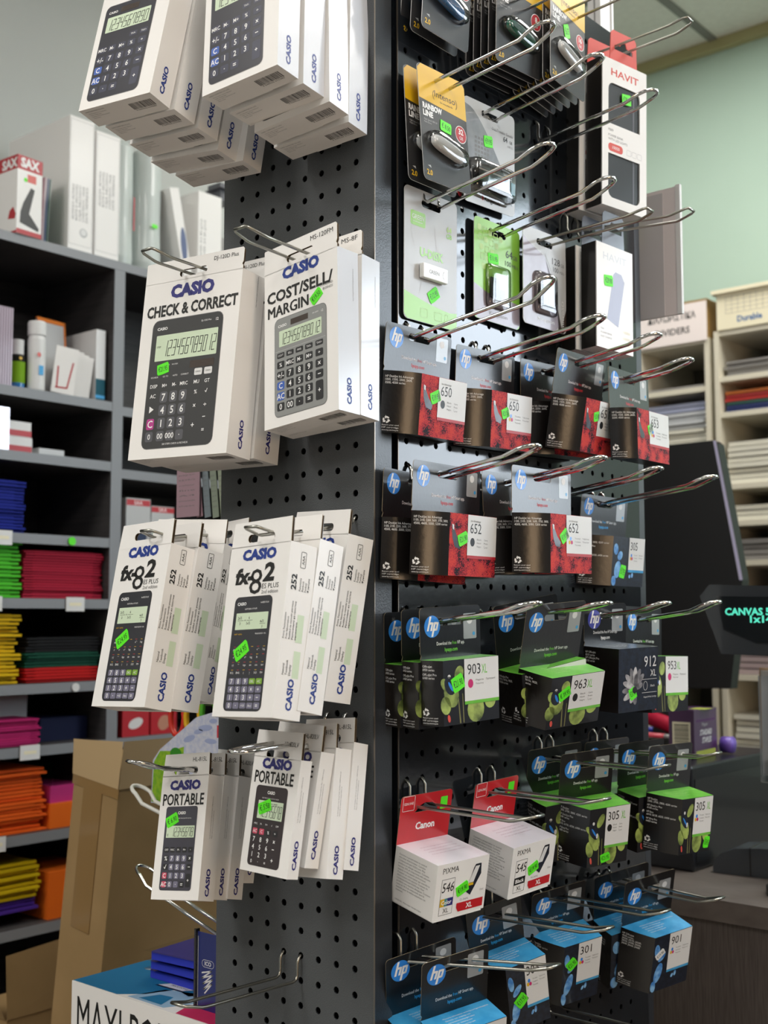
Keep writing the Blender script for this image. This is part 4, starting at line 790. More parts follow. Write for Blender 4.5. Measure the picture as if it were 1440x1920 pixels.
def casio_box(s, W, H, D, b, bottom=True, M=M_WHITE, side=M_WHITEG):
    s.box(-W / 2000, W / 2000, 0, D * .001, (-b - H) * .001, -b * .001, M, mright=side, mbot=M_PGREY)
    s.fr((0, 0, (-b - H) * .001), (1, 0, 0), (0, -1, 0))      # underside, text towards the front
    if bottom:
        s.T('CASIO COMPUTER CO.,LTD.', -W / 2 + 5, -5.5, 1.5, M_GINK, 1); 
        for i, t in enumerate(('6-2, Hon-machi 1-chome, Shibuya-ku', 'Tokyo 151-8543, Japan', 'Importer in EU: Casio Europe GmbH', 'Made in China')): s.T(t, -W / 2 + 7, -9 - 2.6 * i, 1.15, M_GINK, 1)
        barcode(s, W / 2 - 38, -D * .62, 30, D * .34); s.T('4 549526 615382', W / 2 - 37, -D * .62 - 2.6, 1.8, M_INK, 1, w=28)
    # tuck flap left slightly proud
    s.fr(); s.box(-.016, .016, (D + .2) * .001, (D + .9) * .001, (-b - H) * .001, (-b - H + 5) * .001, M)

def keys(s, rows, m=M_WINK):
    """rows: list of (y, [(x, label, keymat or None)], kw, kh, cap height)"""
    for y, ks, kw, kh, ch in rows:
        for x, t, km in ks:
            if km: s.R(x - kw / 2, y - kh / 2, x + kw / 2, y + kh / 2, km, 3, min(kw, kh) * .2)
            if t: s.T(t, x, y - ch / 2, ch, M_INK if km is M_LABEL else m, 4, al='c', bold=.012 if ch > 2.5 else 0)

def body(s, x0, y0, x1, y1, r, m, edge=None):
    if edge: s.P(rrect(x0 - .7, y0 - .7, x1 + .7, y1 + .7, r + .7), edge, 1)
    s.P(rrect(x0, y0, x1, y1, r), m, 2)

def art_dj(s):
    s.T('CASIO', 1, -26, 13, M_NAVY2, 2, w=63, bold=.06, al='c'); s.T('CHECK & CORRECT', 2, -46, 12, M_INK, 2, w=131, bold=.035, al='c')
    s.T('DJ-120D Plus', 63, 8, 4.4, M_INK, 2, al='r'); body(s, -52, -194, 49, -51, 8, M_BODYK, M_GINK)
    s.T('CASIO', -45, -62, 3, M_WINK, 3, w=15, bold=.03); s.T('DJ-120D Plus', 33, -59, 1.8, M_WINK, 3, al='r'); s.T('12', 43, -60, 3, M_WINK, 3, al='r', bold=.02)
    s.R(-45, -97, 44, -68, M_LCD, 3, 1); s.seg('123456789012', -33, 43, -92, -75, M_INK, 4); s.T('STEP', -43, -82, 2, M_INK, 4)
    s.R(8, -109, 42, -101, M_SOLAR, 3); s.T('ON      300 STEPS', -25, -103, 1.4, M_WINK, 3)
    c = (-42, -26, -12, 2, 20, 35); N = None; g = M_KEYG
    keys(s, [(-115, [(c[0], 'RECHECK', N), (c[1], 'GO TO', N), (c[2], 'AUTO', N), (c[3], 'CORRECT', N)], 9, 6, 1.7), (-114, [(c[4] + 1, 'CHECK', M_LABEL), (c[5], 'CHECK', M_LABEL)], 11, 7.5, 1.5),
             (-125, [(c[0], 'DISP', N), (c[1], 'M+', N), (c[2], 'M-', N), (c[3], 'MRC', N), (c[4], 'MU', N), (c[5], 'GT', N)], 9, 6, 3.8),
             (-138, [(c[1], '7', g), (c[2], '8', g), (c[3], '9', g)], 11, 12, 7.8), (-136, [(c[0], 'AC', N), (c[4], '%', N), (c[5], '√', N)], 9, 6, 4.2),
             (-152.5, [(c[1], '4', g), (c[2], '5', g), (c[3], '6', g)], 11, 12, 7.8), (-151, [(c[0], '▶', N), (c[4], '×', N), (c[5], '÷', N)], 9, 6, 5.5),
             (-167, [(c[0], 'C', M_KEYM), (c[1], '1', g), (c[2], '2', g), (c[3], '3', g)], 11, 12, 7.8), (-164, [(c[5], '−', N)], 9, 6, 5.5), (-172, [(c[4], '+', N)], 9, 6, 6),
             (-181, [(c[0], '0', g), (c[1], '00', g), (c[2], '000', g), (c[3], '·', g)], 11, 11, 5.8), (-178, [(c[5], '=', N)], 9, 6, 5)])
    s.T('300 STEPS CHECK & RECHECK', -3, -191, 1.9, M_WINK, 3, al='c')

def art_ms(s, title=True, model='MS-120FM', dark=False):
    bm = M_BODYN if dark else M_BODYS; k = M_KEYD if not dark else mat_or('printed_navy_key', '34364c'); N = None
    if title:
        s.T('CASIO', 1, -20, 11, M_NAVY, 2, w=55, bold=.06, al='c'); s.T('COST/SELL/', -50, -42, 11.5, M_INK, 2, w=98, bold=.03); [s.T('MARGIN', -49 + .5 * i, -58, 11.5, M_INK, 2 + .4 * i, w=61) for i in range(3)]
        s.T('STANDARD', 48, -44, 2.4, M_GINK, 2, al='r'); s.T('BUSINESS', 48, -48, 2.4, M_GINK, 2, al='r'); s.T(model, 49, 9, 5, M_INK, 2, al='r', w=33 if len(model) > 6 else 20)
    x0, x1, y0, y1 = (-38, 38, -165, -62) if not dark else (-42, 31, -151, -37)
    body(s, x0, y0, x1, y1, 6, bm, M_GINK); cx = (x0 + x1) / 2; h = (y1 - y0) / 103
    Y = lambda t: y1 - t * h
    s.T('CASIO', x0 + 5, Y(9), 2.6, M_WINK, 3, w=13, bold=.03); s.R(cx - 14, Y(10), cx + 12, Y(4), M_SOLAR, 3)
    if not dark: s.T('MS-120FM', x1 - 11, Y(7), 1.4, M_WINK, 3, al='r'); s.T('12', x1 - 4, Y(8), 2.4, M_WINK, 3, al='r')
    s.R(cx - 31.5, Y(30), cx + 31.5, Y(13), M_LCD, 3, 1); s.seg('123456789012' if not dark else '1234567890', cx - 29, cx + 30, Y(28), Y(16.5), M_INK, 4)
    if not dark: s.R(x0 + 1, Y(34.5), x1 - 1, Y(34), M_LGINK, 3)
    c = [cx + v for v in (-29, -15, -1, 13, 28)]; B = M_KEYB
    r = [(Y(39), [(c[0], 'COST' if not dark else '', k if not dark else N), (c[1], 'SELL' if not dark else '', k if not dark else N), (c[2], 'MAR' if not dark else '', k if not dark else N), (c[3], 'TAX-', k), (c[4], 'TAX+', k)], 11, 5.5, 2.1),
         (Y(49), [(c[0], '%' if not dark else 'MRC', k), (c[1], 'MRC' if not dark else 'M-', k), (c[2], 'M-' if not dark else 'M+', k), (c[3], 'M+' if not dark else '%', k), (c[4], '÷', k)], 11, 7.5, 4),
         (Y(60), [(c[0], '+/-', k), (c[1], '7', k), (c[2], '8', k), (c[3], '9', k), (c[4], '×', k)], 11, 8.5, 5.8),
         (Y(71), [(c[0], 'C', B), (c[1], '4', k), (c[2], '5', k), (c[3], '6', k), (c[4], '−', k)], 11, 8.5, 5.8),
         (Y(82), [(c[0], 'AC', B), (c[1], '1', k), (c[2], '2', k), (c[3], '3', k)], 11, 8.5, 5.8),
         (Y(93), [(c[0], '0', k), (c[1], '00' if not dark else '·', k), (c[2], '·' if not dark else '=', k), (c[3], '=' if not dark else '', k if not dark else N)], 11, 8.5, 5.8), (Y(87.5), [(c[4], '+', k)], 11, 20, 5)]
    keys(s, r)

def art_fx(s):
    s.T('CASIO', 0, -21, 9.4, M_NAVY, 2, w=50, bold=.06, al='c')
    s.T('fx-', -33, -44, 14, M_INK, 2, w=27, bold=.05, sh=.12); s.T('8', -10, -55, 24, M_INK, 2, w=18, bold=.0); s.T('2', 9, -43, 16.5, M_INK, 2, w=16, bold=.04, sh=.1)
    s.T('ES PLUS', 9, -50.5, 4.6, M_INK, 2, w=24); s.T('2nd edition', 9, -55.5, 3.6, M_GINK, 2, w=24); body(s, -28, -165, 26, -58, 5, M_BODYF, M_KEYD)
    s.T('CASIO', -24, -65.5, 2.8, M_WINK, 3, w=13, bold=.03); s.T('fx-82ES PLUS', 22, -64.5, 1.5, M_WINK, 3, al='r'); s.T('NATURAL-V.P.A.M.', -12, -70, 1.5, M_WINK, 3)
    s.R(-24, -89, 23, -73, M_LCD, 3, .6); s.T('2√5', -21, -79, 2.6, M_INK, 4); s.R(-21, -80.4, -12, -80.1, M_INK, 4); s.T('3', -18, -84.4, 2.6, M_INK, 4); s.T('+', -11, -81.5, 2.6, M_INK, 4)
    s.T('6', -5, -79, 2.6, M_INK, 4); s.R(-8, -80.4, 1, -80.1, M_INK, 4); s.T('3√5', -8, -84.4, 2.6, M_INK, 4); s.T('4√5', 12, -83, 2.4, M_INK, 4); s.R(12, -84.2, 20, -83.9, M_INK, 4); s.T('3', 15, -88, 2.4, M_INK, 4)
    s.T('SHIFT  ALPHA', -24, -94, 1.3, M_YEL, 3); s.T('MODE SETUP  ON', 22, -94, 1.3, M_WINK, 3, al='r')
    for i, row in enumerate((('Abs', 'x³', '', '', 'x⁻¹', 'log'), ('√', 'x²', 'x^', 'log', 'ln', ''), ('(-)', '° \'', 'hyp', 'sin', 'cos', 'tan'), ('RCL', 'ENG', '(', ')', 'S-D', 'M+'))):
        for j, t in enumerate(row):
            if t: s.T(t, -21 + j * 8.6, -109 - i * 7.3, 1.9, M_WINK, 3, al='c')
            s.R(-22.5 + j * 8.6, -105.6 - i * 7.3, -19.5 + j * 8.6, -105.2 - i * 7.3, M_YEL if (i + j) % 2 else M_REDINK, 3)
    c = (-20, -10, 0, 10, 20); L = M_KEYL; G = M_KEYGR
    for y, row in ((-138, '789'), (-145.5, '456'), (-153, '123')): keys(s, [(y, [(c[j], t, L) for j, t in enumerate(row)], 8.6, 6, 4.4)])
    keys(s, [(-138, [(c[3], 'DEL', G), (c[4], 'AC', G)], 8.6, 5.4, 2.4), (-145.5, [(c[3], '×', L), (c[4], '÷', L)], 8.6, 6, 4.2), (-153, [(c[3], '+', L), (c[4], '−', L)], 8.6, 6, 4.2),
             (-160.5, [(c[0], '0', L), (c[1], '·', L), (c[4], '=', L)], 8.6, 6, 4.2), (-160.5, [(c[2], '×10', L), (c[3], 'Ans', L)], 8.6, 5.4, 2.2)])

def art_hl(s, v820):
    N = None; s.T('HL-820LV' if v820 else 'HL-815L', 29, 9, 4.4, M_INK, 2, al='r', w=20)
    s.T('CASIO', 1, -13 if v820 else -19, 8.6, M_NAVY2, 2, w=44, bold=.06, al='c')
    if v820:
        s.T('PORTABLE', -1, -27.5, 11, M_INK, 2, w=58, bold=.02, al='c'); body(s, -25, -105, 22, -30, 4, M_BODYP); s.T('CASIO', -2, -37.5, 2.8, M_WINK, 3, w=11, bold=.03, al='c'); s.T('ELECTRONIC CALCULATOR HL-820LV', -2, -42, 1, M_WINK, 3, al='c')
        s.R(-19, -61, 18, -44, M_LCD, 3, .5); s.seg('12345678', -15, 17, -59, -48, M_INK, 4); s.T('M  MINUS  K  TAX  ERROR', -1, -47, 1.2, M_INK, 4, al='c')
        c = (-19, -9, 1, 11); R_ = M_KEYR
        keys(s, [(-66, [(-19 + 8 * j, t, N) for j, t in enumerate(('MRC', 'M-', 'M+', '√', 'OFF'))], 6, 3, 1.7), (-73, [(c[0], 'AC', R_), (c[1], 'C', R_), (c[2], '%', M_KEYD), (c[3], '÷', M_KEYD)], 7, 5.4, 2.8),
                 (-80.5, [(c[0], '7', N), (c[1], '8', N), (c[2], '9', N), (c[3], '×', N)], 7, 5, 4.4), (-87.5, [(c[0], '4', N), (c[1], '5', N), (c[2], '6', N), (c[3], '−', N)], 7, 5, 4.4),
                 (-94.5, [(c[0], '1', N), (c[1], '2', N), (c[2], '3', N)], 7, 5, 4.4), (-101, [(c[0], '0', N), (c[1], '·', N), (c[2], '=', N)], 7, 5, 3.2), (-97.5, [(c[3], '+', N)], 7, 5, 4.4)])
    else:
        s.T('PORTABLE', 0, -35, 11.2, M_INK, 2, w=59, bold=.02, al='c'); body(s, -23, -120, 22, -36.5, 3, M_BODYV); s.T('CASIO', 0, -44.5, 2.8, M_WINK, 3, w=11, bold=.03, al='c'); s.T('ELECTRONIC CALCULATOR HL-815L', 2, -49, 1, M_WINK, 3, al='c')
        s.R(-20, -68, 20, -56, M_LCD, 3, .5); s.seg('12345678', -12, 19, -66.5, -58, M_INK, 4); s.T('E', -18, -66.5, 2.4, M_INK, 4)
        c = (-17, -8.5, 0, 8.5, 17); L = M_KEYL; K = M_KEYD; R_ = M_KEYR
        keys(s, [(-80, [(c[j], t, K) for j, t in enumerate(('OFF', 'MRC', 'M-', 'M+', '÷'))], 6.4, 5.4, 2), (-88.5, [(c[0], '%', K), (c[1], '7', L), (c[2], '8', L), (c[3], '9', L), (c[4], '×', K)], 6.4, 6, 4.2),
                 (-97, [(c[0], '√', K), (c[1], '4', L), (c[2], '5', L), (c[3], '6', L), (c[4], '−', K)], 6.4, 6, 4.2), (-105.5, [(c[0], 'C', R_), (c[1], '1', L), (c[2], '2', L), (c[3], '3', L)], 6.4, 6, 4.2),
                 (-114, [(c[0], 'AC', R_), (c[1], '0', L), (c[2], '·', L), (c[3], '=', K)], 6.4, 6, 4.2), (-110, [(c[4], '+', K)], 6.4, 13, 3.6)])

def side_casio(s, W, D, y0, y1, hc):
    """CASIO reading upwards near the front edge of the right side"""
    s.fr((W * .0005, 0, 0), (0, 0, 1), (0, -1, 0)); return s

def casio(key, kind, label, group, st=None, sr=.25):
    r, (W, H, D, a, b, _) = root(key, 'calculator_box', label, 'boxed calculator', group)
    s = MB(); gl = key[0] in 'UB'
    casio_box(s, W, H, D, b, kind != 'hl', side=M_WHITEG if gl else M_WHITE)
    s.fr(); k = W / {'dj': 141, 'ms': 109, 'msd': 102, 'fx': 88, 'hl': 67, 'hv': 70}[kind]
    kv = (H + b) / {'dj': 205, 'ms': 175, 'msd': 160, 'fx': 171, 'hl': 129, 'hv': 111}[kind]
    n0 = len(s.v)
    {'dj': art_dj, 'ms': lambda q: art_ms(q, True, 'MS-8F' if key == 'B2' else 'MS-120FM'), 'msd': lambda q: art_ms(q, False, '', True), 'fx': art_fx, 'hl': lambda q: art_hl(q, False), 'hv': lambda q: art_hl(q, True)}[kind](s)
    for i in range(n0, len(s.v)):
        x, y, z = s.v[i]; s.v[i] = (x * k, y, z * kv if z < 0 else z)
    # model name belongs on the tab, everything below the fold on the carton
    t = MB(); keepf = []; 
    tabf = [i for i, f in enumerate(s.f) if min(s.v[j][2] for j in f) > .004 and max(abs(s.v[j][1]) for j in f) < .001]
    tv = {}
    for i in tabf:
        f = []
        for j in s.f[i]:
            if j not in tv: tv[j] = len(t.v); t.v.append(s.v[j])
            f.append(tv[j])
        t.f.append(f); t.m.append(t.mi(s.mats[s.m[i]])); t.sm.append(False)
    ts = set(tabf); s.m = [m for i, m in enumerate(s.m) if i not in ts]; s.sm = [m for i, m in enumerate(s.sm) if i not in ts]; s.f = [f for i, f in enumerate(s.f) if i not in ts]
    # right side print, reading upwards (x along +z, y towards the front)
    s.fr((W * .0005, D * .0005, 0), (0, 0, 1), (0, -1, 0)); base = -b - H
    cl, ch = {'dj': (31, 5.4), 'ms': (27, 5.6), 'msd': (31, 5.8), 'fx': (29, 6.6), 'hl': (27, 5.2), 'hv': (27, 4.6)}[kind]
    s.T('CASIO', base + (8 if kind != 'hl' else 4), -ch / 2 - (1 if kind in ('fx', 'dj') else 0), ch, M_NAVY2 if kind in ('dj', 'hl', 'hv') else M_NAVY, 2, w=cl, bold=.04)
    if kind == 'fx':
        s.R(-133, -9, -108, -1, M_LCD, 1); s.R(-100, -9, -74, -1, M_LCD, 1)
        for i, t_ in enumerate(('Natural', 'Textbook', 'Display')): s.T(t_, -131, 9 - i * 4, 2.4, M_INK, 2)
        for i, t_ in enumerate(('Prime Factorization', 'Prim faktorizáció', 'Rozkład na czynniki pierwsze', 'Разложение на простые', 'множители')): s.T(t_, -98, 13 - i * 3.6, 2.1, M_INK, 2)
        s.T('252', -52, 5, 6, M_INK, 2, w=15, bold=.03)
        for i, t_ in enumerate(('Functions', 'Funkció', 'Funkcji', 'Функции')): s.T(t_, -52, -1 - i * 3.4, 2.2, M_INK, 2)
        s.ringline(rrect(-30, -4, -15, 2, 1), .5, M_INK, 2); s.T('AAA', -22.5, -2.5, 3, M_INK, 3, al='c')
    elif kind in ('hl', 'hv'):
        for i, t_ in enumerate(('For EU Compliance: Casio Europe GmbH Casio-Platz 1, 22848 Norderstedt', 'Please refer to operation manual before use')): s.T(t_, -68 if kind == 'hl' else -60, 1.6 - i * 2.6, 1.15, M_GINK, 1, w=42 - 14 * i)
    elif kind in ('dj', 'ms'):
        s.T('https://support.casio.com/global/calc/manual', -42 if kind == 'dj' else -60, -7.5, 1.3, M_GINK, 1)
    s.build('carton', r)
    # hang tab: front panel carried on above the carton, with a second ply folded behind it
    sl = SLOT({'dj': 40, 'hl': 34, 'hv': 34}.get(kind, 40), 8); w2 = W / 2
    notch = [(-w2, -b - 1), (w2, -b - 1), (w2, -b + 3), (w2 - 1.5, -b + 5), (w2, -b + 8), (w2, a - 2), (w2 - 2, a), (-w2 + 1, a), (-w2, a - 1)] if kind in ('dj', 'ms', 'msd') else [(-w2, -b - 1), (w2, -b - 1), (w2 - 1.5, a), (-w2 + 1.5, a)]
    t.plate(notch, [sl], 0, .0007, M_WHITE, M_KRAFT, M_KRAFT)
    t.plate([(x * .985, min(y, a - .6)) for x, y in notch], [SLOT(41, 9)], .0028, .0036, mat_or('shaded_raw_board', '5c4c3a'), mat_or('shaded_raw_board', ''), M_KRAFT)  # raw board of this ply darkened to paint the shade inside the slot
    t.build('hang_tab', r)
    if st: sticker(r, st[0], st[1], st[2], 0, sr, *(st[3:] or (17, 12)))
    return r

G1 = 'calculator cartons on the highest left hook'; G2 = 'calculator cartons on the highest right hook of the end panel'
for i in range(5):
    w_ = ('frontmost', 'second', 'third', 'fourth', 'rearmost')[i]
    casio('T%d' % (i + 1), 'msd', '%s of five white calculator boxes on the top left hook of the end panel' % w_, G1)
for i in range(4):
    w_ = ('frontmost', 'second', 'third', 'rearmost')[i]
    casio('U%d' % (i + 1), 'msd', '%s of four glossy white calculator boxes on the top right hook of the end panel' % w_, G2)
casio('A1', 'dj', 'large white box reading CHECK & CORRECT with black desk calculator picture', 'desk calculator boxes', (-31, -106, '€21.95', 17, 13), .12)
casio('A2', 'dj', 'large calculator box hanging behind the CHECK & CORRECT box', 'desk calculator boxes')
casio('B1', 'ms', 'white box reading COST/SELL/MARGIN with silver calculator picture', 'silver calculator boxes', (24, -52, '€19.50', 17, 12), .55)
casio('B2', 'ms', 'white box behind the COST/SELL/MARGIN box, against the end panel', 'silver calculator boxes')
for i, w_ in enumerate(('frontmost', 'second', 'third', 'rearmost')):
    casio('C%d' % (i + 1), 'fx', '%s fx-82 scientific calculator box on the left middle hook' % w_, 'scientific calculator boxes on the left hook', (-11, -108, '€24.95', 21, 14) if i == 0 else None, .5)
for i, w_ in enumerate(('frontmost', 'middle', 'rearmost')):
    casio('D%d' % (i + 1), 'fx', '%s fx-82 scientific calculator box on the right middle hook' % w_, 'scientific calculator boxes on the right hook', (-11, -109, '€24.95', 21, 14) if i == 0 else None, .5)
for i, w_ in enumerate(('frontmost', 'second', 'third')):
    casio('E%d' % (i + 1), 'hl', '%s narrow HL-815L pocket calculator box on the lower left hook' % w_, 'pocket calculator boxes on the left hook', (-13, -50, '€ 6.90', 17, 12) if i == 0 else None, .35)
casio('E4', 'hv', 'narrow HL-820LV box hung last on the lower left hook', 'pocket calculator boxes on the left hook')
casio('F1', 'hv', 'frontmost narrow HL-820LV pocket calculator box on the lower right hook', 'pocket calculator boxes on the right hook', (-9, -50, '€ 5.50', 19, 12), .3)
casio('F2', 'hv', 'second HL-820LV box on the lower right hook', 'pocket calculator boxes on the right hook')
casio('F3', 'hl', 'HL-815L box third on the lower right hook', 'pocket calculator boxes on the right hook')
casio('F4', 'hl', 'HL-815L box rearmost on the lower right hook, against the end panel', 'pocket calculator boxes on the right hook')

# ---- ink cartridge packs
def hp_logo(s, cx, cy, r, m=M_HPBLUE):
    s.E(cx, cy, r, r, m, 1, 28); k = r / 11.5; sh = .3
    def q(x0, y0, x1, y1): s.P([(cx + (x + sh * y) * k, cy + y * k) for x, y in ((x0, y0), (x1, y0), (x1, y1), (x0, y1))], M_WINK, 2)
    q(-6.6, -4.5, -4, 10.6); q(-4, 2.2, -.9, 4.6); q(-1.7, -4.5, .9, 4.2)
    q(1.6, -10.6, 4.2, 4.6); q(4.2, 2.2, 6.6, 4.6); q(6, -4.2, 8.4, 4.2); q(4.2, -4.5, 7.6, -2.2)
def recycle(s, cx, cy, r):
    for k in range(3):
        a = k * 2 * math.pi / 3 + .5; p = arc(cx, cy, r, r, a, a + 1.2, 4); q = arc(cx, cy, r * .5, r * .5, a, a + 1.2, 4)
        for i in range(4): s.P([q[i], p[i], p[i + 1], q[i + 1]], M_WINK, 2)
        e = a + 1.2; s.P([(cx + r * 1.3 * math.cos(e), cy + r * 1.3 * math.sin(e)), (cx + r * .2 * math.cos(e), cy + r * .2 * math.sin(e)), (cx + r * .8 * math.cos(e + .6), cy + r * .8 * math.sin(e + .6))], M_WINK, 2)
SER = {'650': ('HP DeskJet Ink Advantage', '1000, 1500, 2500, 2600,', '3500, 4500 series'), '652': ('HP DeskJet Ink Advantage', '1100, 2100, 2200, 3600, 3700, 3800,', '4500, 4600, 5000, 5200 series'),
       '903': ('OfficeJet', '6950 series', 'OfficeJet Pro', '6960 series'), '963': ('OfficeJet Pro', '9010, 9010e, 9020,', '9020e series'), '305': ('HP DeskJet', '2300, 2700, 2800, 4200 series', 'HP DeskJet Plus', '4100 series', 'HP Envy', '6010, 6020, 6030, 6400 series', 'HP Envy Pro', '6400 series'),
       '901': ('HP Officejet', '4500 series,', 'J4524, J4535, J4540,', 'J4550, J4580, J4600,', 'J4640, J4660, J4680'), '304': ('HP DeskJet', '2600, 3700 series'), '912': ('HP OfficeJet', '8010 series', 'HP OfficeJet Pro', '8020 series')}
def hp(key, num, theme, dot, label, group, ser='652', xl=False, st=None, sr=.25, lf=.63, app='Smart ', name='ink_cartridge_pack', stm=M_NEON, tabonly=False):
    r, (W, H, D, a, b, ins) = root(key, name, label, 'ink cartridge pack', group)
    red = theme == 'red'; acc = {'red': M_REDINK, 'green': M_GRINK, 'blue': M_CYINK, 'black': M_WINK}[theme]; band = {'red': M_HPR, 'green': M_HPG, 'blue': M_HPC, 'black': M_HPB}[theme]
    w2 = W / 2; t = MB()
    out = [(-w2, -b), (w2, -b)] + [(w2, a - 4)] + arc(w2 - 4, a - 4, 4, 4, 0, math.pi / 2, 4)[1:] + arc(-w2 + 4, a - 4, 4, 4, math.pi / 2, math.pi, 4) + [(-w2, -b + 6), (-w2 + 1.6, -b + 4)]
    t.plate(out, [SLOT(35, 7.5)], 0, .0006, M_HPB, M_KRAFT, M_LABEL)
    t.fr(); hp_logo(t, -w2 + 17, -4, 11, M_HPBLUE if theme != 'black' else mat_or('912_logo_blue', '3a3f9c'))
    kx = min(1, W / 100); f1, f2, f3 = 'Download the ', 'free', ' HP %sapp.' % app
    tw = 25 * kx + 8 * kx + (24 if app else 14) * kx; x0 = -tw / 2 + (2 if red else 0)
    ty = -b + (16 if b > 38 else 13)
    t.T(f1.strip(), x0, ty, 3.4, M_WINK, 1, w=24 * kx); t.T(f2, x0 + 25.5 * kx, ty, 3.4, acc, 1, w=7 * kx); t.T(f3.strip(), x0 + 34 * kx, ty, 3.4, M_WINK, 1, w=(23 if app else 12) * kx); t.T('hpapp.com', 0, ty - 6.5, 3.6, acc, 1, al='c', bold=.02, w=21 * kx)
    t.P(rrect(w2 - 25, -19, w2 - 6, 7, 1.5), M_TAG, 1); t.E(w2 - 16, 0, 4, 4, M_LABEL, 2, 12); t.E(w2 - 10, -14, 2, 2, M_HPC, 2, 10)
    t.build('hang_card', r)
    # box: back on the card plane, left side bowed out, front towards the viewer
    s = MB(); L = -w2; F = L + ins; z0, z1 = -b - H, -b; bul = 3.2 if red else 1.2; N = 8; A = Vector((L, 0)); B = Vector((F, -D)); ch = (B - A).length; nn = Vector((-(D), -(ins))).normalized()
    if nn.x > 0: nn = -nn
    curve = [tuple(A + (B - A) * (i / N) + nn * bul * 4 * (i / N) * (1 - i / N)) for i in range(N + 1)]
    mside = M_HPSIDE
    s.add([(x * .001, y * .001, z * .001) for x, y in curve for z in (z0, z1)], [[2 * i, 2 * i + 2, 2 * i + 3, 2 * i + 1] for i in range(N)], mside, True)
    front = {'red': M_FLOWER, 'green': M_FRUITD, 'blue': M_NIGHT, 'black': M_NIGHT}[theme]; tm = {'red': M_HPR, 'green': M_HPG, 'blue': M_HPC, 'black': M_HPB}[theme]
    q = lambda x, y, z: (x * .001, y * .001, z * .001)
    s.add([q(F, -D, z0), q(w2, -D, z0), q(w2, -D, z1), q(F, -D, z1)], [[0, 1, 2, 3]], front); s.add([q(w2, -D, z0), q(w2, 0, z0), q(w2, 0, z1), q(w2, -D, z1)], [[0, 1, 2, 3]], front if red else M_HPB)
    ol = curve + [(w2, -D), (w2, 0)]; s.add([q(x, y, z1) for x, y in ol], [list(range(len(ol)))[::-1]], tm if not red else M_HPR); s.add([q(x, y, z0) for x, y in ol], [list(range(len(ol)))], M_HPB)
    s.add([q(L, 0, z0), q(L, 0, z1), q(w2, 0, z1), q(w2, 0, z0)], [[0, 1, 2, 3]], M_HPB)
    if not red: # small print on the lid
        s.fr((0, 0, -b * .001), (1, 0, 0), (0, 1, 0))
        for i in range(5): s.T(('Warranty information: www.hp.com/go/inksupplies', 'Garantie: voir www.hp.com', 'Garantiebestimmungen siehe', 'Garanzia: www.hp.com', 'Garantía: www.hp.com')[i], -w2 * .5 + i, -D * .28 - i * 4, 1.8, M_LIME2 if theme == 'green' else M_LABEL, 1)
    s.fr((0, -D * .001, 0)); FW = w2 - F
    if theme == 'red':
        s.P([(F + 3, z1 - 12), (F + 6, z1 - 13), (F + 13, z1 - 24), (F + 20, z1 - 30), (F + 18, z1 - 36), (F + 9, z1 - 34), (F + 5, z1 - 25)], M_NIGHT, 1); s.P([(F + 4, z1 - 11), (F + 7, z1 - 12), (F + 7, z1 - 17), (F + 5, z1 - 16)], M_LABEL, 2)
    if theme == 'green':
        u = FW / 79; v = H / 64
        for cx, cy, rx, ry, ro, m in ((11, 33, 10, 14, .3, M_RECY), (3, 44, 7, 9, .2, M_RECY), (22, 14, 6, 8, -.4, M_RECY), (45, 51, 12, 13, 0, M_RECY), (66, 44, 8, 8, .2, M_RECY), (3, 24, 5, 8, .8, M_RECY)):
            s.E(F + min(cx * u, FW - rx * u), max(z1 - cy * v, z0 + ry * v), rx * u, ry * v, m, 1, 16, ro)
        s.E(F + 9 * u, z1 - 25 * v, 7 * u, 10 * v, M_NIGHT, 2, 14, .5); s.E(F + 10 * u, z1 - 26 * v, 1.6 * u, 6 * v, M_HPBLUE, 3, 10, .6); s.E(F + 16 * u, z1 - 30 * v, 2 * u, 3 * v, M_LABEL, 3, 8); s.E(F + 8 * u, z1 - 16 * v, 2.2 * u, 2 * v, M_LABEL, 2, 8)
        s.P([(F + 22 * u, z0 + 1), (F + 24 * u, z0 + 1), (F + 21 * u, z1 - 38 * v), (F + 20 * u, z1 - 38 * v)], M_STEM, 1); s.P([(F + 27 * u, z0 + 1), (F + 28.4 * u, z0 + 1), (F + 27 * u, z1 - 34 * v), (F + 26 * u, z1 - 34 * v)], M_STEM, 1); s.E(F + 7 * u, z0 + 7 * v, 2 * u, 4 * v, M_HRED, 2, 8, .2)
    if theme == 'blue':
        u = FW / 51; v = H / 78
        for cx, cy, rx, ry, ro in ((5, 20, 3.6, 9, .1), (12, 30, 3.5, 8, -.7), (9, 52, 5, 14, -.25), (3, 70, 3.4, 8, .1), (29, 62, 1.6, 3, -.5), (33, 60, 1.6, 4, -.1)): s.E(F + max(cx, rx + .3) * u, z1 - cy * v, rx * u, ry * v, M_BFLY, 1, 14, ro)
    if theme == 'black':
        for i, an in enumerate((1.9, 1.5, 1.1, 2.4, .7, 2.8, 3.2, 3.6, 1.3, 2.1, .3, 4.2, 4.8)):
            rr = 17 if i < 8 else 12; s.E(F + 27 + math.cos(an) * rr * .62, z1 - 46 + math.sin(an) * rr * .85, rr * .62, 3.6, mat_or('grey_petal', '8e8c90', 'c2c0c2') if i % 2 else mat_or('grey_petal_dark', '5c5a60', '8a888c'), 1 + i % 3, 14, an)
        s.E(F + 27, z1 - 47, 4, 4, M_KEYD, 5, 10); s.T('912', w2 - 4, z1 - 22, 12, M_LABEL, 5, w=21, al='r'); s.T('XL', w2 - 4, z1 - 33, 7.5, M_LABEL, 5, w=10, al='r')
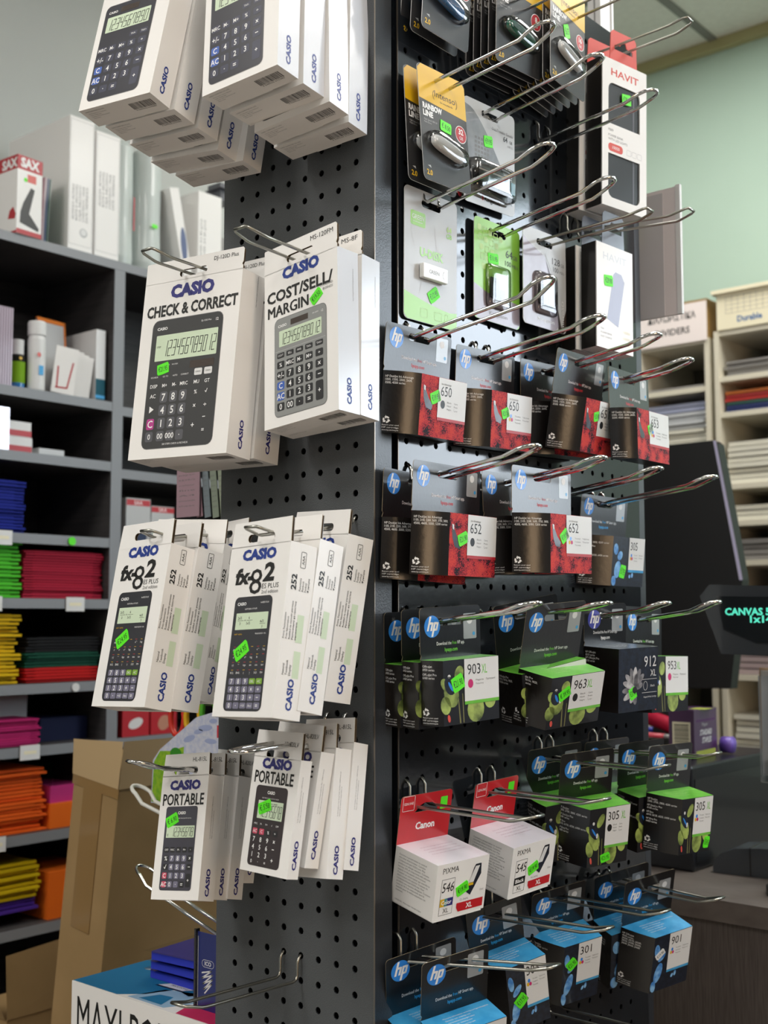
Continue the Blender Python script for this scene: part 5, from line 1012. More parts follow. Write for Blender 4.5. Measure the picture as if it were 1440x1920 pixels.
        s.R(w2 - 28, z1 - 36.4, w2 - 2, z1 - 36, M_LABEL, 1); s.R(w2 - 28, z1 - 51.4, w2 - 2, z1 - 51, M_LABEL, 1); s.ringline(arc(w2 - 22, z1 - 43.5, 3.4, 5, 0, 6.283, 16)[:-1], .4, M_LABEL, 1); s.T('Black', w2 - 13, z1 - 45, 2.4, M_LABEL, 1); s.T('Original HP Ink Cartridge', w2 - 3, z1 - 57, 1.8, M_LABEL, 1, al='r', w=22)
    else:
        lw = FW * lf; lx = w2 - lw; lh = H * .66; s.R(lx, z1 - lh, w2 - .2, z1 - .3, M_LABEL, 4); s.R(lx, z1 - lh - 3.2, w2 - .2, z1 - lh, band, 4); k = lw / 53
        s.T('Ink Advantage' if red else '', lx + 5 * k, z1 - 7.5, 2.3, M_GINK, 5, w=18 * k); ny = z1 - (19 if red else 16)
        s.T(num, lx + 4.5 * k, ny, 10.2, M_INK, 5, w=(20 if xl else 21) * max(k, .75) * (.95 if red else 1)); 
        if xl: s.T('XL', lx + (4.5 + 21.5 * max(k, .78)) , ny, 9, M_GRINK, 5, w=8.5 * max(k, .7))
        dy = ny - 9
        if dot == 'tri':
            for dx, dz, m in ((0, 2.4, M_HPBLUE), (-2.2, -1.6, M_YEL), (2.2, -1.6, M_MAG)): s.E(lx + 8.5 * k + dx * max(k, .7), dy + dz, 2 * max(k, .8), 2.2, m, 5, 14)
        else: s.E(lx + 9 * k, dy, 4 * max(k, .8), 4.4, M_MAG if dot == 'mag' else M_INK, 5, 20)
        for i, (t1, t2) in enumerate((('Black', 'Czarny'), ('Noir', 'Preto'), ('Negro', 'أسود')) if dot == 'blk' else (('Tri-colour', 'Trójkolorowy'), ('3 couleurs', 'Tricolor'), ('Tricromia', '')) if dot == 'tri' else (('Magenta', 'Пурпурный'), ('Purpurowy', ''))):
            s.T(t1, lx + 17 * k, dy + 2.2 - i * 3.6, 1.7, M_GINK, 5, w=(8 if dot == 'blk' else 12) * k)
            if t2: s.T(t2, lx + (30 if dot == 'blk' else 33) * k, dy + 2.2 - i * 3.6, 1.7, M_GINK, 5, w=(7 if dot == 'blk' else 14) * k)
    # printing on the bowed side
    class W_:  pass
    s.O = Vector((0, 0, 0)); old = s.p3
    def wp(x, y, lay):
        tt = x / ch; p = A + (B - A) * tt + nn * (bul * 4 * tt * (1 - tt) + lay * .12); return Vector((p.x * .001, p.y * .001, y * .001))
    s.p3 = wp
    for i, t_ in enumerate(SER[ser]): s.T(t_, 2.5, z1 - 7 - i * 3.3 - (1.4 * (i // 2) if ser in ('305', '903') else 0), 2.3, M_WINK, 1, w=min(len(t_) * 1.22, ch - 5))
    recycle(s, 6, z0 + 13, 3.6)
    for i, t_ in enumerate(('Return your used', 'HP cartridge', 'www.hp.com/recycle')): s.T(t_, 2, z0 + 7 - i * 2.6, 1.4, M_WINK, 1, w=min(17, ch - 4))
    for cz in (z1 - 20, z0 + 16): s.ringline(arc(ch * .36, cz, 5.5, 6.5, 1.7, 4.5, 8), .35, M_INK, 2, False)
    del s.p3
    s.build('carton', r)
    if st: sticker(r, st[0], st[1], st[2], -D * .001, sr, *(st[3:] or (16, 12)), m=stm)
    return r

hp('P1', '650', 'red', 'blk', 'ink pack 650 black, first of the red packs beside the corner post', None, '650', st=(2, -62, '€19.95', 16, 13), sr=.35)
hp('P2', '650', 'red', 'tri', 'ink pack 650 tri-colour, second in the upper red row', None, '650', st=(4, -61, '€21.95', 14, 12), sr=.3)
hp('P3', '651', 'red', 'blk', 'ink pack mostly hidden behind the 651 pack', None, '650')
hp('P4', '651', 'red', 'blk', 'ink pack 651 black on matt card, third in the upper red row', None, '650', st=(0, -60, '€21.90', 14, 12), sr=.15)
hp('P5', '653', 'red', 'tri', 'ink pack 653 tri-colour, rightmost in the upper red row', None, '650', st=(2, -62, '€24.90', 14, 13), sr=.35)
hp('P6', '652', 'red', 'blk', 'ink pack hanging behind the 652 black pack by the corner post', None, '652')
hp('P7', '652', 'red', 'blk', 'ink pack 652 black with 21.90 price, left in the second row', None, '652', st=(-1, -65, '€21.90', 17, 13), sr=.3)
hp('P8', '652', 'red', 'tri', 'ink pack hanging behind the 652 tri-colour pack', None, '652')
hp('P9', '652', 'red', 'tri', 'ink pack 652 tri-colour on shining card, second row', None, '652', st=(2, -63, '€19.95', 16, 13), sr=.55)
hp('P10', '305', 'blue', 'tri', 'ink pack 305 with blue butterflies, at the right end of the second row', None, '305', st=(4, -83, '€17.95', 12, 18), sr=-.3, lf=.5)
hp('P11', '903', 'green', 'mag', 'rearmost of three 903XL ink packs beside the corner post', '903XL ink packs', '903', True, app='')
hp('P12', '903', 'green', 'mag', 'middle one of three 903XL ink packs beside the corner post', '903XL ink packs', '903', True, app='')
hp('P13', '903', 'green', 'mag', 'frontmost 903XL magenta ink pack with a green price sticker', '903XL ink packs', '903', True, app='', st=(-16, -59, '€21.90', 17, 16), sr=.3)
hp('P14', '963', 'green', 'blk', 'ink pack hanging behind the 963XL pack', None, '963', True)
hp('P15', '963', 'green', 'blk', '963XL black ink pack tilted forward on its hook', None, '963', True, st=(-14, -72, '€ 39.95', 18, 12), sr=.4)
hp('P16', '912', 'black', 'blk', 'black 912XL ink pack with a grey flower', None, '912', True, st=(-8, -84, '€31.90', 12, 14), sr=.3)
hp('P17', '953', 'green', 'mag', '953XL magenta ink pack at the right end of the third row', None, '963', True)
hp('P20', '305', 'green', 'blk', 'ink pack behind the 305XL black pack, against the board', None, '305', True)
hp('P21', '305', 'green', 'blk', '305XL black ink pack in the fourth row, price sticker at its foot', None, '305', True, app='', lf=.6, st=(6, -99, '€21.95', 13, 11), sr=.15)
hp('P22b', '305', 'green', 'tri', 'rearmost of the 305XL tri-colour ink packs, nearly covered', '305XL tri-colour ink packs', '305', True)
hp('P22', '305', 'green', 'tri', 'middle 305XL tri-colour ink pack of three on the right hook', '305XL tri-colour ink packs', '305', True)
hp('P23', '305', 'green', 'tri', 'frontmost 305XL tri-colour ink pack, sticker hanging off its corner', '305XL tri-colour ink packs', '305', True, app='', lf=.6, st=(31, -97, '€24.95', 9, 15), sr=-.25)
hp('P24', '304', 'blue', 'blk', 'ink pack with blue lid behind the lowest left pack', None, '304')
hp('P25', '304', 'blue', 'blk', 'ink pack with blue lid at the foot of the board, nearest the corner', None, '304')
hp('P26', '304', 'blue', 'tri', '304 tri-colour ink pack with blue lid and 17.95 sticker', None, '304', lf=.55, st=(0, -79, '€17.95', 15, 14), sr=.6)
hp('P27', '301', 'blue', 'tri', '301 tri-colour ink pack with blue lid', None, '304', app='', lf=.62, st=(-3, -63, '€21.90', 14, 14), sr=.6)
hp('P28', '901', 'blue', 'tri', 'ink pack hanging behind the 901 pack', None, '901')
hp('P29', '901', 'blue', 'tri', '901 tri-colour ink pack with worn edges and white sticker', None, '901', app='', lf=.6, st=(-9, -65, '€19.90', 15, 9), sr=.55, stm=M_LABEL)

def canon(key, num, color, label):
    r, (W, H, D, a, b, ins) = root(key, 'ink_cartridge_pack', label, 'ink cartridge pack')
    w2 = W / 2; t = MB(); out = [(-w2, -b), (w2, -b)] + [(w2, a - 4)] + arc(w2 - 4, a - 4, 4, 4, 0, math.pi / 2, 4)[1:] + arc(-w2 + 4, a - 4, 4, 4, math.pi / 2, math.pi, 4)
    t.plate(out, [[(-16, -4), (16, -4), (16, 0), (8, 4), (-2, 5), (-8, 3)]], 0, .0006, M_CANR, M_KRAFT, M_LABEL); t.fr()
    t.ringline(rrect(-w2 + 3, -1, -w2 + 19, 14, 1), .5, M_WINK, 1); t.T('GENUINE', -w2 + 11, 5, 2.6, M_WINK, 1, w=13, al='c'); t.T('Canon', 1, -22, 7, M_WINK, 1, w=27, bold=.035, al='c'); t.R(20, -5, 30, 8, M_NEON, 2, 1)
    t.build('hang_card', r)
    s = MB(); z0, z1 = -b - H, -b
    s.box(-w2 * .001, w2 * .001, -D * .001, 0, z0 * .001, z1 * .001, M_WHITE, mtop=M_CANT, mbot=M_PGREY)
    s.box((-w2 + 1) * .001, (w2 - 4) * .001, -(D + .3) * .001, 0, (z0 - 1.4) * .001, (z0 - .2) * .001, M_WHITE)
    s.fr((-w2 * .001, 0, 0), (0, -1, 0), (0, 0, 1))
    for i, t_ in enumerate(('Contains a preservative to control', 'microbial deterioration. Contains', '1,2-benzisothiazol-3(2H)-one. May', 'produce an allergic reaction. Contains', 'less than 30% of components with unknown', 'hazards to the aquatic environment.', 'Contient un conservateur qui contrôle la', 'détérioration microbienne. Contient du', '1,2-benzisothiazol-3(2H)-one. Peut', 'produire une réaction allergique. Contient', 'moins de 30 % de composants dont la', 'toxicité pour le milieu aquatique est', 'inconnue.')):
        s.T(t_, 6, z1 - 7 - i * 3, 1.7, M_GINK, 1, w=min(D - 10, len(t_) * 1.15))
    s.T('CANON INC.  Made in Japan  Fabriqué au Japon', 6, z0 + 3, 1.5, M_GINK, 1, w=D - 22)
    s.fr((0, 0, z1 * .001), (1, 0, 0), (0, 1, 0))
    for i in range(4): s.T(('Genuine ink cartridge / Cartouche authentique', 'Please recycle your empty cartridge', 'www.canon-europe.com/ink', 'For the use with compatible printers')[i], 3, -18 - i * 6, 1.7, M_LILACI, 1, al='c', w=46)
    s.fr((0, -D * .001, 0)); x0 = -w2
    s.T('PIXMA', x0 + 8, z1 - 10, 5.6, M_INK, 1, w=22); s.ringline([(x0 + 8, z0 + 4), (x0 + 26, z0 + 4), (x0 + 26, z1 - 16), (x0 + 8, z1 - 16)], .4, M_INK, 1)
    s.T(num, x0 + 9, z1 - 29, 9.5, M_INK, 2, w=16, bold=0, sh=.12)
    if color: s.R(x0 + 8.2, z0 + 12.5, x0 + 14, z0 + 20.5, M_YEL, 2); s.R(x0 + 14, z0 + 12.5, x0 + 18, z0 + 20.5, mat_or('teal_band', '4f8f8c'), 2); s.R(x0 + 18, z0 + 12.5, x0 + 25.8, z0 + 20.5, M_NAVY2, 2)
    else: s.R(x0 + 8.2, z0 + 12.5, x0 + 25.8, z0 + 20.5, M_INK, 2)
    s.T('Color' if color else 'Black', x0 + 17, z0 + 14.5, 4, M_WINK, 3, w=14, al='c', bold=.02); s.T('XL', x0 + 17, z0 + 6, 4.6, M_INK, 2, al='c')
    s.P([(x0 + 32, z0 + 8), (x0 + 35, z0 + 3.5), (w2 - 3, z0 + 3.5), (w2 - 3, z0 + 12.5), (x0 + 32, z0 + 12.5)], M_CANR, 2); s.T('XL', x0 + 50, z0 + 5.6, 4.8, M_WINK, 3, al='c', bold=.03)
    s.P([(x0 + 44, z0 + 22), (x0 + 50, z0 + 18), (x0 + 63, z1 - 18), (x0 + 62, z1 - 7), (x0 + 54, z1 - 7), (x0 + 52, z1 - 10)], M_NIGHT, 2); s.P([(x0 + 46, z1 - 25), (x0 + 53, z1 - 25), (x0 + 60, z1 - 9), (x0 + 54, z1 - 9)], M_LABEL, 3)
    if color: s.R(x0 + 46, z1 - 28, x0 + 53, z1 - 25.4, M_YEL, 3)
    s.T('15ml', w2 - 9, z0 + 20, 2, M_GINK, 2); s.T('CL-546XL' if color else 'PG-545XL', x0 + 36, z0 + 14.4, 2, M_GINK, 2)
    s.build('carton', r, bevel=0); sticker(r, 1.5, -64, '€19.90', -D * .001, .3, 17, 12); return r
M_LILACI = mat('mauve_ink', 'b79aac', .4)
canon('P18', '546', True, 'white 546 Color ink box on a red card, nearest the corner')
canon('P19', '545', False, 'white 545 Black ink box on a red card, second from the corner')

# ---- blister cards
def card(key, w, h_, a, label, cat, name, art, m, medge=M_LABEL, group=None, off=None, r=6, slot=(33, 8)):
    k = PK[key]; rt = empty(name, label, cat, k[:3], k[3:6], group); w2 = w / 2; bot = a - h_
    t = MB(); t.plate(rrect(-w2, bot, w2, a, r), [SLOT(*slot)], 0, .0008, m, medge, medge); t.fr(); art(t, w2, a, bot, rt); t.build('backing_card', rt); return rt
def blister(rt, cx, cy, rx, ry, h, rot=0, k=4, name='blister'):
    b = MB(); b.dome(cx, cy, rx, ry, h, M_CLEAR, rot, 28, k, y0=-.0003); return b.build(name, rt)
def stick(rt, cx, cy, rx, ry, h, m, rot, k=3.5):
    b = MB(); b.dome(cx, cy, rx, ry, h, m, rot, 24, k, y0=-.0012); return b.build('flash_drive', rt)
def art_intenso(size, pm, st=None, sr=0):
    def f(t, w, a, bot, rt):
        t.P([(-w, a - 39), (w, a - 44), (w, a - 6), (w - 6, a - .2), (-w + 6, a - .2), (-w, a - 6)], M_INTY, 1)
        for p in (-16, 16): pass
        t.T('Intenso', 4, a - 31, 7, M_INK, 2, w=36, al='c'); t.ringline(arc(-8, a - 30, 9, 8, 2.5, 3.8, 6), .7, M_INK, 2, False); t.ringline(arc(16, a - 30, 9, 8, -.7, .7, 6), .7, M_INK, 2, False); t.T('for everyday life', 6, a - 36, 2, M_INK, 2, al='c', w=22)
        t.T('RAINBOW', -w + 5, a - 49, 6, M_WINK, 2, w=33, bold=.045); t.T('LINE', -w + 5, a - 57, 6, M_WINK, 2, w=17, bold=.045); t.T('High Speed USB 2.0', -w + 6, a - 62, 1.9, M_LGINK, 2); t.T('Flash Drive', -w + 6, a - 65, 1.9, M_LGINK, 2)
        t.E(w - 12, a - 62, 10, 10, M_WINK, 1, 24); t.E(w - 12, a - 62, 9.2, 9.2, M_HPR, 2, 24); t.T(size, w - 12, a - 62, 6, M_WINK, 3, al='c', bold=.03); t.T('GB', w - 12, a - 68, 3.6, M_WINK, 3, al='c')
        t.T('2.0', -w + 5, bot + 6, 5.4, M_YEL, 2, bold=.03); t.P([(-w + 7, bot + 16), (-w + 13, bot + 14), (-w + 12, bot + 17)], M_LGINK, 2)
        stick(rt, 0, bot + 41, 27, 8, 6, pm, -.2); blister(rt, 0, bot + 41, 34, 12, 10, -.2, 3)
        if st: sticker(rt, *st[:3], -.0002, sr, *(st[3:] or (18, 12)))
    return f
card('I1', 82, 128, 16, 'black and yellow USB stick card marked 32 GB below the top hook', 'flash drive pack', 'flash_drive_pack', art_intenso('32', M_STEELP, (2, -45, '€ 8.50', 19, 13), -.15), M_INTK, group='black and yellow USB stick cards on the first hook')
def shift(rt, dx, dy, dz, label, group=None, dr=0.):
    c = dup(rt); c.location = Vector(rt.location) + Vector((dx, dy, dz)); c.rotation_euler = (rt.rotation_euler.x, rt.rotation_euler.y + dr, rt.rotation_euler.z); c['label'] = label
    if group: c['group'] = group
    for ch in list(c.children):
        if ch.name.startswith('price_sticker'): bpy.data.objects.remove(ch)
    return c
def raise_first(rt, v): rt.location = Vector(rt.location) + Vector(v); return rt
_i1 = [o for o in COL.objects if o.name.startswith('flash_drive_pack')][-1]; raise_first(_i1, (.012, 0, 0)); shift(_i1, -.0135, -.006, -.001, 'black and yellow USB stick card tucked behind the 32 GB one', dr=.03)
def art_kingston(t, w, a, bot, rt):
    t.P([(-w, a - 8), (-w + 12, a - 10)] + [(-w + 12 + 74 * i / 10 * (w * 2 - 20) / 80, a - 10 - 74 * (i / 10) ** 1.35) for i in range(1, 11)] + [(w - 5, bot + 12), (-w, bot + 26)][::1], M_PHOTO, 1)
    t.T('DataTraveler Exodia', w - 4, a - 26, 3.4, M_GINK, 2, al='r', w=42); t.T('64', w - 15, a - 34, 6, M_INK, 2, al='r', bold=.02); t.T('GB', w - 5, a - 34, 3.4, M_INK, 2, al='r'); t.T('USB 3.2', w - 4, a - 39, 2.4, M_GINK, 2, al='r')
    for i in range(5):
        for j in range(5): t.R(-30 + j * 6, a - 44 - i * 5, -26 + j * 6, a - 41 - i * 5, M_GINK, 2)
    t.T('Kingston', 4, bot + 7, 5, M_INK, 2, w=30, al='c', bold=.02); t.R(-16, bot + 7, -13, bot + 13, M_REDINK, 2); t.E(-w + 9, bot + 17, 4, 4.5, M_REDINK, 2, 14)
    b = MB(); b.box(-.034, .030, -.009, -.001, (bot + 20) * .001, (bot + 40) * .001, M_BODYK); b.box(.030, .040, -.008, -.002, (bot + 22) * .001, (bot + 36) * .001, M_CYP); b.box(-.034, .030, -.0094, -.009, (bot + 37) * .001, (bot + 39) * .001, M_STEELP); b.build('flash_drive', rt, bevel=.0015)
    blister(rt, 1, bot + 32, 43, 20, 12, -.02, 8); sticker(rt, -4, -30, '€9.95', -.0003, .05, 17, 14)
i2 = card('I2', 100, 119, 12, 'grey and white USB stick card with a 9.95 sticker', 'flash drive pack', 'flash_drive_pack', art_kingston, M_GREYC, group='grey USB stick cards on the second hook')
shift(i2, -.010, -.004, -.006, 'grey USB stick card showing under the one with the 9.95 sticker')
def art_udisk(t, w, a, bot, rt):
    c = [(-w, bot + 30)] + [(-w + 90 * i / 8, bot + 30 - 14 * math.sin(i / 8 * 1.5) + 2 * (i / 8)) for i in range(1, 8)] + [(w, bot + 20), (w, bot + 5), (w - 5, bot + .3), (-w + 5, bot + .3), (-w, bot + 5)]
    t.P(c[::-1], M_LIME, 1); t.P(rrect(-w + 10, a - 41, -w + 35, a - 25, 2.5), M_LIME, 1); t.T('GREEN', -w + 22.5, a - 34, 5, M_WINK, 2, w=20, al='c'); t.R(-w + 14, a - 37, -w + 30, a - 36.5, M_WINK, 2)
    t.T('64', w - 14, a - 36, 6, M_LIME2, 2, al='c', bold=.03); t.T('GB', w - 14, a - 43, 5, M_LIME, 2, al='c', bold=.03); t.T('U-DISK', 1, -58, 9, M_LIME, 2, w=40, al='c', bold=.04)
    for p in (((-30, -10), (-34, -34), (-28, -50)), ((5, -20), (9, -45), (20, -52)), ((-38, -70), (-15, -80), (-20, -100))): t.ringline(list(p), .4, M_LGINK, 1, False)
    for x in (-18, 6, 24): t.ringline(rrect(x, bot + 6, x + (12 if x < 20 else 5), bot + 15, 1), .5, M_LIME2, 2)
    b = MB(); b.P; b.box(-.021, .021, -.007, -.001, -.083, -.067, M_STEELP); b.fr((0, -.007, 0)); b.T('GREEN', -3, -77, 4, M_GINK, 1, w=17, al='c'); b.ringline(arc(14, -75, 2, 4, 1.6, 4.7, 6), .5, M_GINK, 1, False); b.build('flash_drive', rt, bevel=.001)
    sticker(rt, 4, -97, '€12.95', -.0002, .55, 19, 14)
card('I3', 90, 144, 14, 'pale U-DISK memory stick card with green foot', 'flash drive pack', 'flash_drive_pack', art_udisk, M_GREYC)
def art_msd(green):
    def f(t, w, a, bot, rt):
        if green:
            t.P([(-w, bot + 40), (-w + 24, bot + 33), (w, bot + 30), (w, bot + 6), (w - 6, bot + .2), (-w + 6, bot + .2), (-w, bot + 6)][::-1], M_LILAC, 1)
            for i in range(5):
                for j in range(5 - i):
                    x = -w + 6 + j * 10 + i * 2; y = a - 8 - i * 11 - j * 1.5; (t.ringline(rrect(x, y - 7, x + 7, y, 1), .9, M_LIME2, 1) if (i + j) % 2 else t.P(rrect(x, y - 7, x + 7, y, 2), M_LIME2, 1))
            t.T('64', w - 14, a - 36, 9, M_INK, 2, al='r', w=13); t.T('GB', w - 5, a - 36, 5, M_GINK, 2, al='r'); t.T('100', w - 17, a - 46, 6, M_INK, 2, al='r'); t.T('MB/s', w - 4, a - 46, 4, M_GINK, 2, al='r')
            sticker(rt, -8, -31, '€11.95', -.0002, .05, 19, 13)
        else:
            t.P([(-w, bot + 8), (-w, a - 12), (-w + 10, a - 18), (0, a - 30), (18, a - 60), (30, bot + 8), (20, bot + .2), (-w + 6, bot + .2)][::-1], M_LILAC, 1); t.P([(0, a - 30), (18, a - 60), (34, a - 112), (w, bot + 30), (w, bot + 6), (w - 6, bot + .2), (28, bot + .2), (26, bot + 20)][::-1], M_SOLAR, 1)
            t.P([(0, a - 26), (w, a - 26), (w, a - 88), (w - 6, a - 80)][::-1], M_GREYC, 2); t.T('128', w - 13, a - 36, 8, M_INK, 3, al='r', w=16); t.T('GB', w - 4, a - 36, 4, M_GINK, 3, al='r'); t.T('100', w - 16, a - 45, 6, M_INK, 3, al='r'); t.T('MB/s', w - 4, a - 45, 3.5, M_GINK, 3, al='r')
            t.fr(rot=math.pi / 2); t.T('microSD', bot + 6, -w + 5, 5, M_LABEL, 3, w=34); t.fr()
        t.T('Kingston', 2, bot + 8, 4.4, M_LABEL if not green else M_GINK, 2, w=34, al='c')
        b = MB(); b.fr((0, -.004, 0)); b.box(-.015, .001, -.003, -.0008, (bot + 28) * .001, (bot + 52) * .001, M_BODYK); b.build('memory_card', rt, bevel=.0008)
        b = MB(); b.box(.004, .013, -.003, -.0008, (bot + 26) * .001, (bot + 41) * .001, M_BODYK); b.build('memory_card', rt, bevel=.0008)
        blister(rt, 0, bot + 42, 22, 26, 6, 0, 9)
    return f
card('I4', 86, 118, 12, 'lime green 64 GB memory card blister', 'memory card pack', 'memory_card_pack', art_msd(True), M_LIME)
card('I5', 88, 118, 14, '128 GB memory card blister with brown corner', 'memory card pack', 'memory_card_pack', art_msd(False), M_GREYC)
i6 = card('I6', 83, 128, 31, 'frontmost card of the blue USB stick group at the top', 'flash drive pack', 'flash_drive_pack', art_intenso('16', M_BLUEP), M_INTK, group='blue USB stick cards'); 
for j, l in ((1, 'middle'), (2, 'rearmost')): shift(i6, -.0145 * j, -.001, 0, '%s card of the blue USB stick group at the top' % l)
i7 = card('I7', 87, 128, 31, 'frontmost card of the green USB stick group at the top', 'flash drive pack', 'flash_drive_pack', art_intenso('8', M_GREENP), M_INTK, group='green USB stick cards')
for j in range(1, 6): shift(i7, -.0105 * j, 0, -.001 * j, '%s card behind the front green USB stick card at the top' % ('first', 'second', 'third', 'fourth', 'fifth')[j - 1])
i8 = card('I8', 84, 134, 22, 'frontmost clear USB stick card marked 16 GB with a 6.75 sticker', 'flash drive pack', 'flash_drive_pack', art_intenso('16', M_STEELP, (-4, -40, '€6.75', 13, 18), .3), M_INTK, group='clear USB stick cards')
for j in range(1, 6): shift(i8, -.0105 * j, 0, -.001 * j, '%s card behind the front 16 GB USB stick card' % ('first', 'second', 'third', 'fourth', 'fifth')[j - 1])

# ---- power banks
def havit(key, big, label, dx=0, stk=True):
    k = PK[key]; r = empty('power_bank_box', label, 'boxed power bank', (k[0] + dx, k[1], k[2]), k[3:6], 'power bank boxes'); W, H, D, a, b = [x * 1000 for x in k[6:11]]; w2 = W / 2; z0, z1 = -b - H, -b
    s = MB(); s.box(-w2 * .001, w2 * .001, .0015, D * .001, z0 * .001, z1 * .001, M_HBLK, mbot=M_PGREY, mtop=M_LABEL)
    wins = [[(-w2 + 11, z1 - 78), (w2 - 11, z1 - 78), (w2 - 11, z1 - 40)] + arc(w2 - 19, z1 - 34, 8, 8, 0, 1.57, 4)[1:] + [(-w2 + 19, z1 - 26), (-w2 + 11, z1 - 34)]] if False else ([rrect(-w2 + 11, z1 - 85, w2 - 13, z1 - 31, 8, rs=(0, 0, 9, 9)), rrect(-w2 + 11, z1 - 181, w2 - 13, z1 - 124, 8, rs=(9, 9, 0, 0))] if big else [])
    s.plate([(-w2, z0), (w2, z0), (w2, z1), (-w2, z1)], wins, -.0003, .0012, M_WHITE, M_LABEL); s.fr((0, -.0003, 0))
    if big:
        s.T('HAVIT', 0, z1 - 21, 9, M_HRED, 1, w=52, al='c', bold=.015); s.T('PB89', -w2 + 11, z1 - 95, 3.2, M_GINK, 1); s.T('POWER BANK', -w2 + 11, z1 - 102, 3, M_GINK, 1); s.T('WITH LED LIGHTS', -w2 + 11, z1 - 107, 3, M_GINK, 1)
        s.P(rrect(-w2 + 11, z1 - 121, -w2 + 38, z1 - 110.5, 4.5), M_HRED, 1); s.T('10000', -w2 + 25, z1 - 117.5, 4, M_WINK, 2, al='c')
        for i in range(3): s.ringline(rrect(w2 - 38 + i * 10, z1 - 119, w2 - 30 + i * 10, z1 - 112, 1), .4, M_LGINK, 1)
        b_ = MB(); b_.box((-w2 + 5) * .001, (w2 - 5) * .001, .0016, .008, (z1 - 186) * .001, (z1 - 25) * .001, M_CHAR); b_.box((w2 - 25) * .001, (w2 - 22) * .001, .0013, .0016, (z1 - 181) * .001, (z1 - 31) * .001, M_KEYG); b_.build('power_bank', r)
    else:
        s.T('HAVIT', 0, z1 - 20, 9, mat_or('embossed_silver', 'd2d4d8'), 1, w=46, al='c', bold=.01); s.P([(-16, z1 - 95), (6, z1 - 102), (19, z1 - 42), (13, z1 - 33), (1, z1 - 32), (-3, z1 - 36)], mat_or('lilac_power_bank_print', '8f90a8'), 1)
        for i in range(3): s.T(('PB66', 'POWER BANK', 'FAST CHARGE')[i], -w2 + 7, z1 - 110 - i * 5, 2.4, M_LGINK, 1); s.T('10000', w2 - 6, z1 - 108 - i * 8, 4, M_CREAM, 1, al='r', w=14)
    s.fr((0, 0, z0 * .001), (1, 0, 0), (0, -1, 0)); s.T('CE', -10, -D * .7, 5, M_GINK, 1); s.ringline(arc(0, -D * .55, 16, 5, 0, 6.28, 20)[:-1], .3, M_GINK, 1)
    s.build('carton', r)
    t = MB(); w_ = w2 * .62; out = [(-w_, z1), (w_, z1), (w_ - 2, 16), (w_ - 6, 20), (-w_ + 6, 20), (-w_ + 2, 16)]
    t.plate(out, [[(-17, -5), (17, -5), (17, 1), (6, 2), (4, 8), (-4, 8), (-6, 2), (-17, 1)]], .002, .003, M_HRED if big else M_CHAR); 
    t.build('hang_tab', r)
    if stk: sticker(r, 3 if big else -13, z1 - (46 if big else 46), '€29.90', -.0003, .03, 17, 15)
    return r
v1 = havit('V1', True, 'white power bank box with red logo and two windows, front one')
v1b = havit('V1', True, 'power bank box hidden behind the one with the red logo', -.033, False)
v2 = havit('V2', False, 'white power bank box picturing a lilac power bank, front one')
v2b = havit('V2', False, 'power bank box behind the one picturing a lilac power bank', -.029, False)

# ------------------------------------------------------------------ hooks
def hook(key, label):
    sd, c0, z0, L, c1, z1, chrome = HOOKS[key]; b0 = BX if sd == 'R' else 0.0
    if sd == 'L': L = L
    zh = None; base = 1.4842 if sd == 'R' else 1.927; k = math.ceil((z0 + .008 - base) / .025); zh = base + k * .025
    h = .0125; m = M_CHROME if chrome else M_ZINC; r = .0021 if chrome else .0016
    d0 = (b0 + .005) if sd == 'R' else .005; d1 = L - (.034 if chrome else .026); zt = z1 - (.010 if chrome else .006)
    if chrome: zt = z0 + (z1 - z0) * .62
    pos = lambda c, d, z: (d, c, z) if sd == 'R' else (c, -d, z)
    cc = lambda t: c0 + (c1 - c0) * t
    def prong(sg):
        return [(cc(0) + sg * h, b0 - .006, zh), (cc(0) + sg * h, b0 + .001, zh), (cc(0) + sg * h, d0 - .0015, zh - .003), (cc(0) + sg * h, d0, zh - .006), (cc(0) + sg * h, d0, z0 + .006), (cc(0) + sg * h, d0 + .0015, z0 + .002), (cc(.04) + sg * h, d0 + .006, z0)] + [(cc(t) + sg * h, d0 + (d1 - d0) * t, z0 + (zt - z0) * t) for t in (.25, .5, .75, 1)]
    A = prong(-1); B = prong(1)
    if chrome: tip = [(c1 + h * x, d1 + (L - d1) * y, zt + (z1 - zt) * z) for x, y, z in ((-1.02, .25, .30), (-1.0, .5, .62), (-.85, .75, .86), (-.5, .94, .98), (0, 1, 1), (.5, .94, .98), (.85, .75, .86), (1.0, .5, .62), (1.02, .25, .30))]
    else: tip = [(c1 + h * x, d1 + (L - d1) * y, zt + (z1 - zt) * z) for x, y, z in ((-.98, .2, .12), (-.8, .85, .8), (-.6, 1, 1), (.6, 1, 1), (.8, .85, .8), (.98, .2, .12))]
    P = [pos(c, d, z) for c, d, z in A + tip + B[::-1]]
    s = MB(); s.tube(P, r, m, 8); o = s.build('display_hook')
    return tag(o, label, 'display hook', 'double wire hooks')
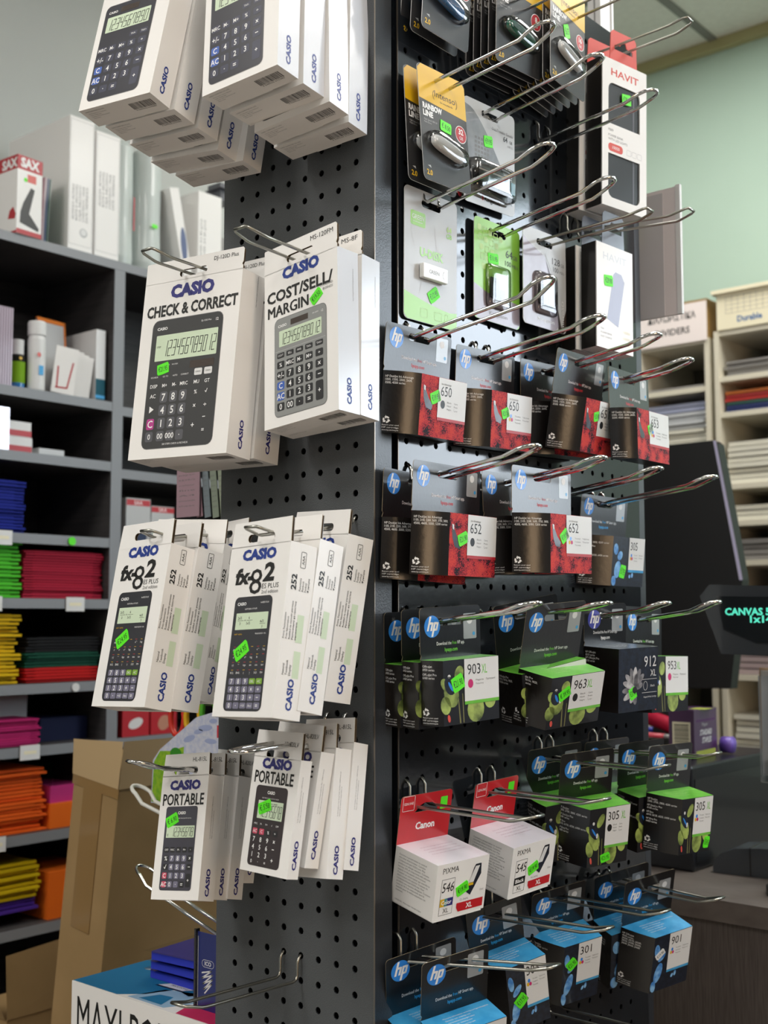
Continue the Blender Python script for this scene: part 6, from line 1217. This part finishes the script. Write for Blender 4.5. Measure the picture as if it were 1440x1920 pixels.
HL = {'H0': 'plain wire hook carrying the red-tabbed power bank box', 'H1': 'chrome hook carrying the 32 GB stick card', 'H2': 'chrome hook carrying the grey 9.95 stick card', 'H3': 'empty chrome hook beside the upper power bank box', 'H4': 'chrome hook carrying the U-DISK card', 'H5': 'chrome hook carrying the lime memory card blister',
      'H6': 'plain wire hook carrying the 128 GB memory card blister', 'H7': 'plain wire hook carrying the lower power bank box', 'H8': 'chrome hook at the corner end of the upper red pack row', 'H9': 'chrome hook second from the corner in the upper red pack row', 'H10': 'chrome hook carrying the matt red pack, third in the upper red row', 'H11': 'chrome hook rightmost in the upper red pack row',
      'H12': 'chrome hook at the corner end of the lower red pack row', 'H13': 'chrome hook second from the corner in the lower red pack row', 'H14': 'empty chrome hook in the second ink row', 'H15': 'chrome hook carrying the 305 butterfly pack', 'H16': 'chrome hook carrying the 903XL packs', 'H17': 'chrome hook carrying the 963XL pack', 'H18': 'chrome hook carrying the 912XL pack', 'H19': 'chrome hook carrying the 953XL pack',
      'H20': 'plain wire hook carrying the green lidded pack with a black dot', 'H21': 'plain wire hook carrying the white ink box nearest the corner', 'H22': 'plain wire hook carrying the second white ink box from the corner', 'H23': 'plain wire hook carrying the three green lidded packs at the right', 'H24': 'plain wire hook third from the corner among the blue lidded packs', 'H25': 'plain wire hook carrying the blue lidded pack with the white sticker', 'H26': 'plain wire hook second from the corner among the blue lidded packs', 'H27': 'plain wire hook lowest on the board, near the corner post',
      'A': 'plain wire hook through the CHECK & CORRECT box', 'B': 'plain wire hook through the COST/SELL/MARGIN box', 'C': 'chrome hook through the HL-815L boxes at lower left', 'D': 'chrome hook through the HL-820LV box at lower right', 'E': 'plain wire hook through the left fx-82 boxes', 'F': 'plain wire hook through the right fx-82 boxes',
      'T': 'hook carrying the five top left calculator boxes', 'U': 'hook carrying the four top right calculator boxes'}
for k in HOOKS: hook(k, HL[k])
HOOKS['X1'] = ['R', .0878, 2.148, .186, .0905, 2.17, 1]; hook('X1', 'chrome hook carrying the blue USB stick cards')
HOOKS['X2'] = ['R', .2003, 2.148, .186, .2003, 2.17, 1]; hook('X2', 'chrome hook carrying the green USB stick cards')
HOOKS['X3'] = ['R', .300, 2.175, .18, .300, 2.19, 0]; hook('X3', 'hook carrying the clear 16 GB USB stick cards')
HOOKS['X4'] = ['L', -.0875, 1.0775, .148, -.0945, 1.084, 0]; hook('X4', 'empty plain wire hook low on the end panel')
HOOKS['X5'] = ['R', .3128, .995, .16, .3128, 1.0, 0]; hook('X5', 'plain wire hook tip peeping out at the foot of the glossy board')
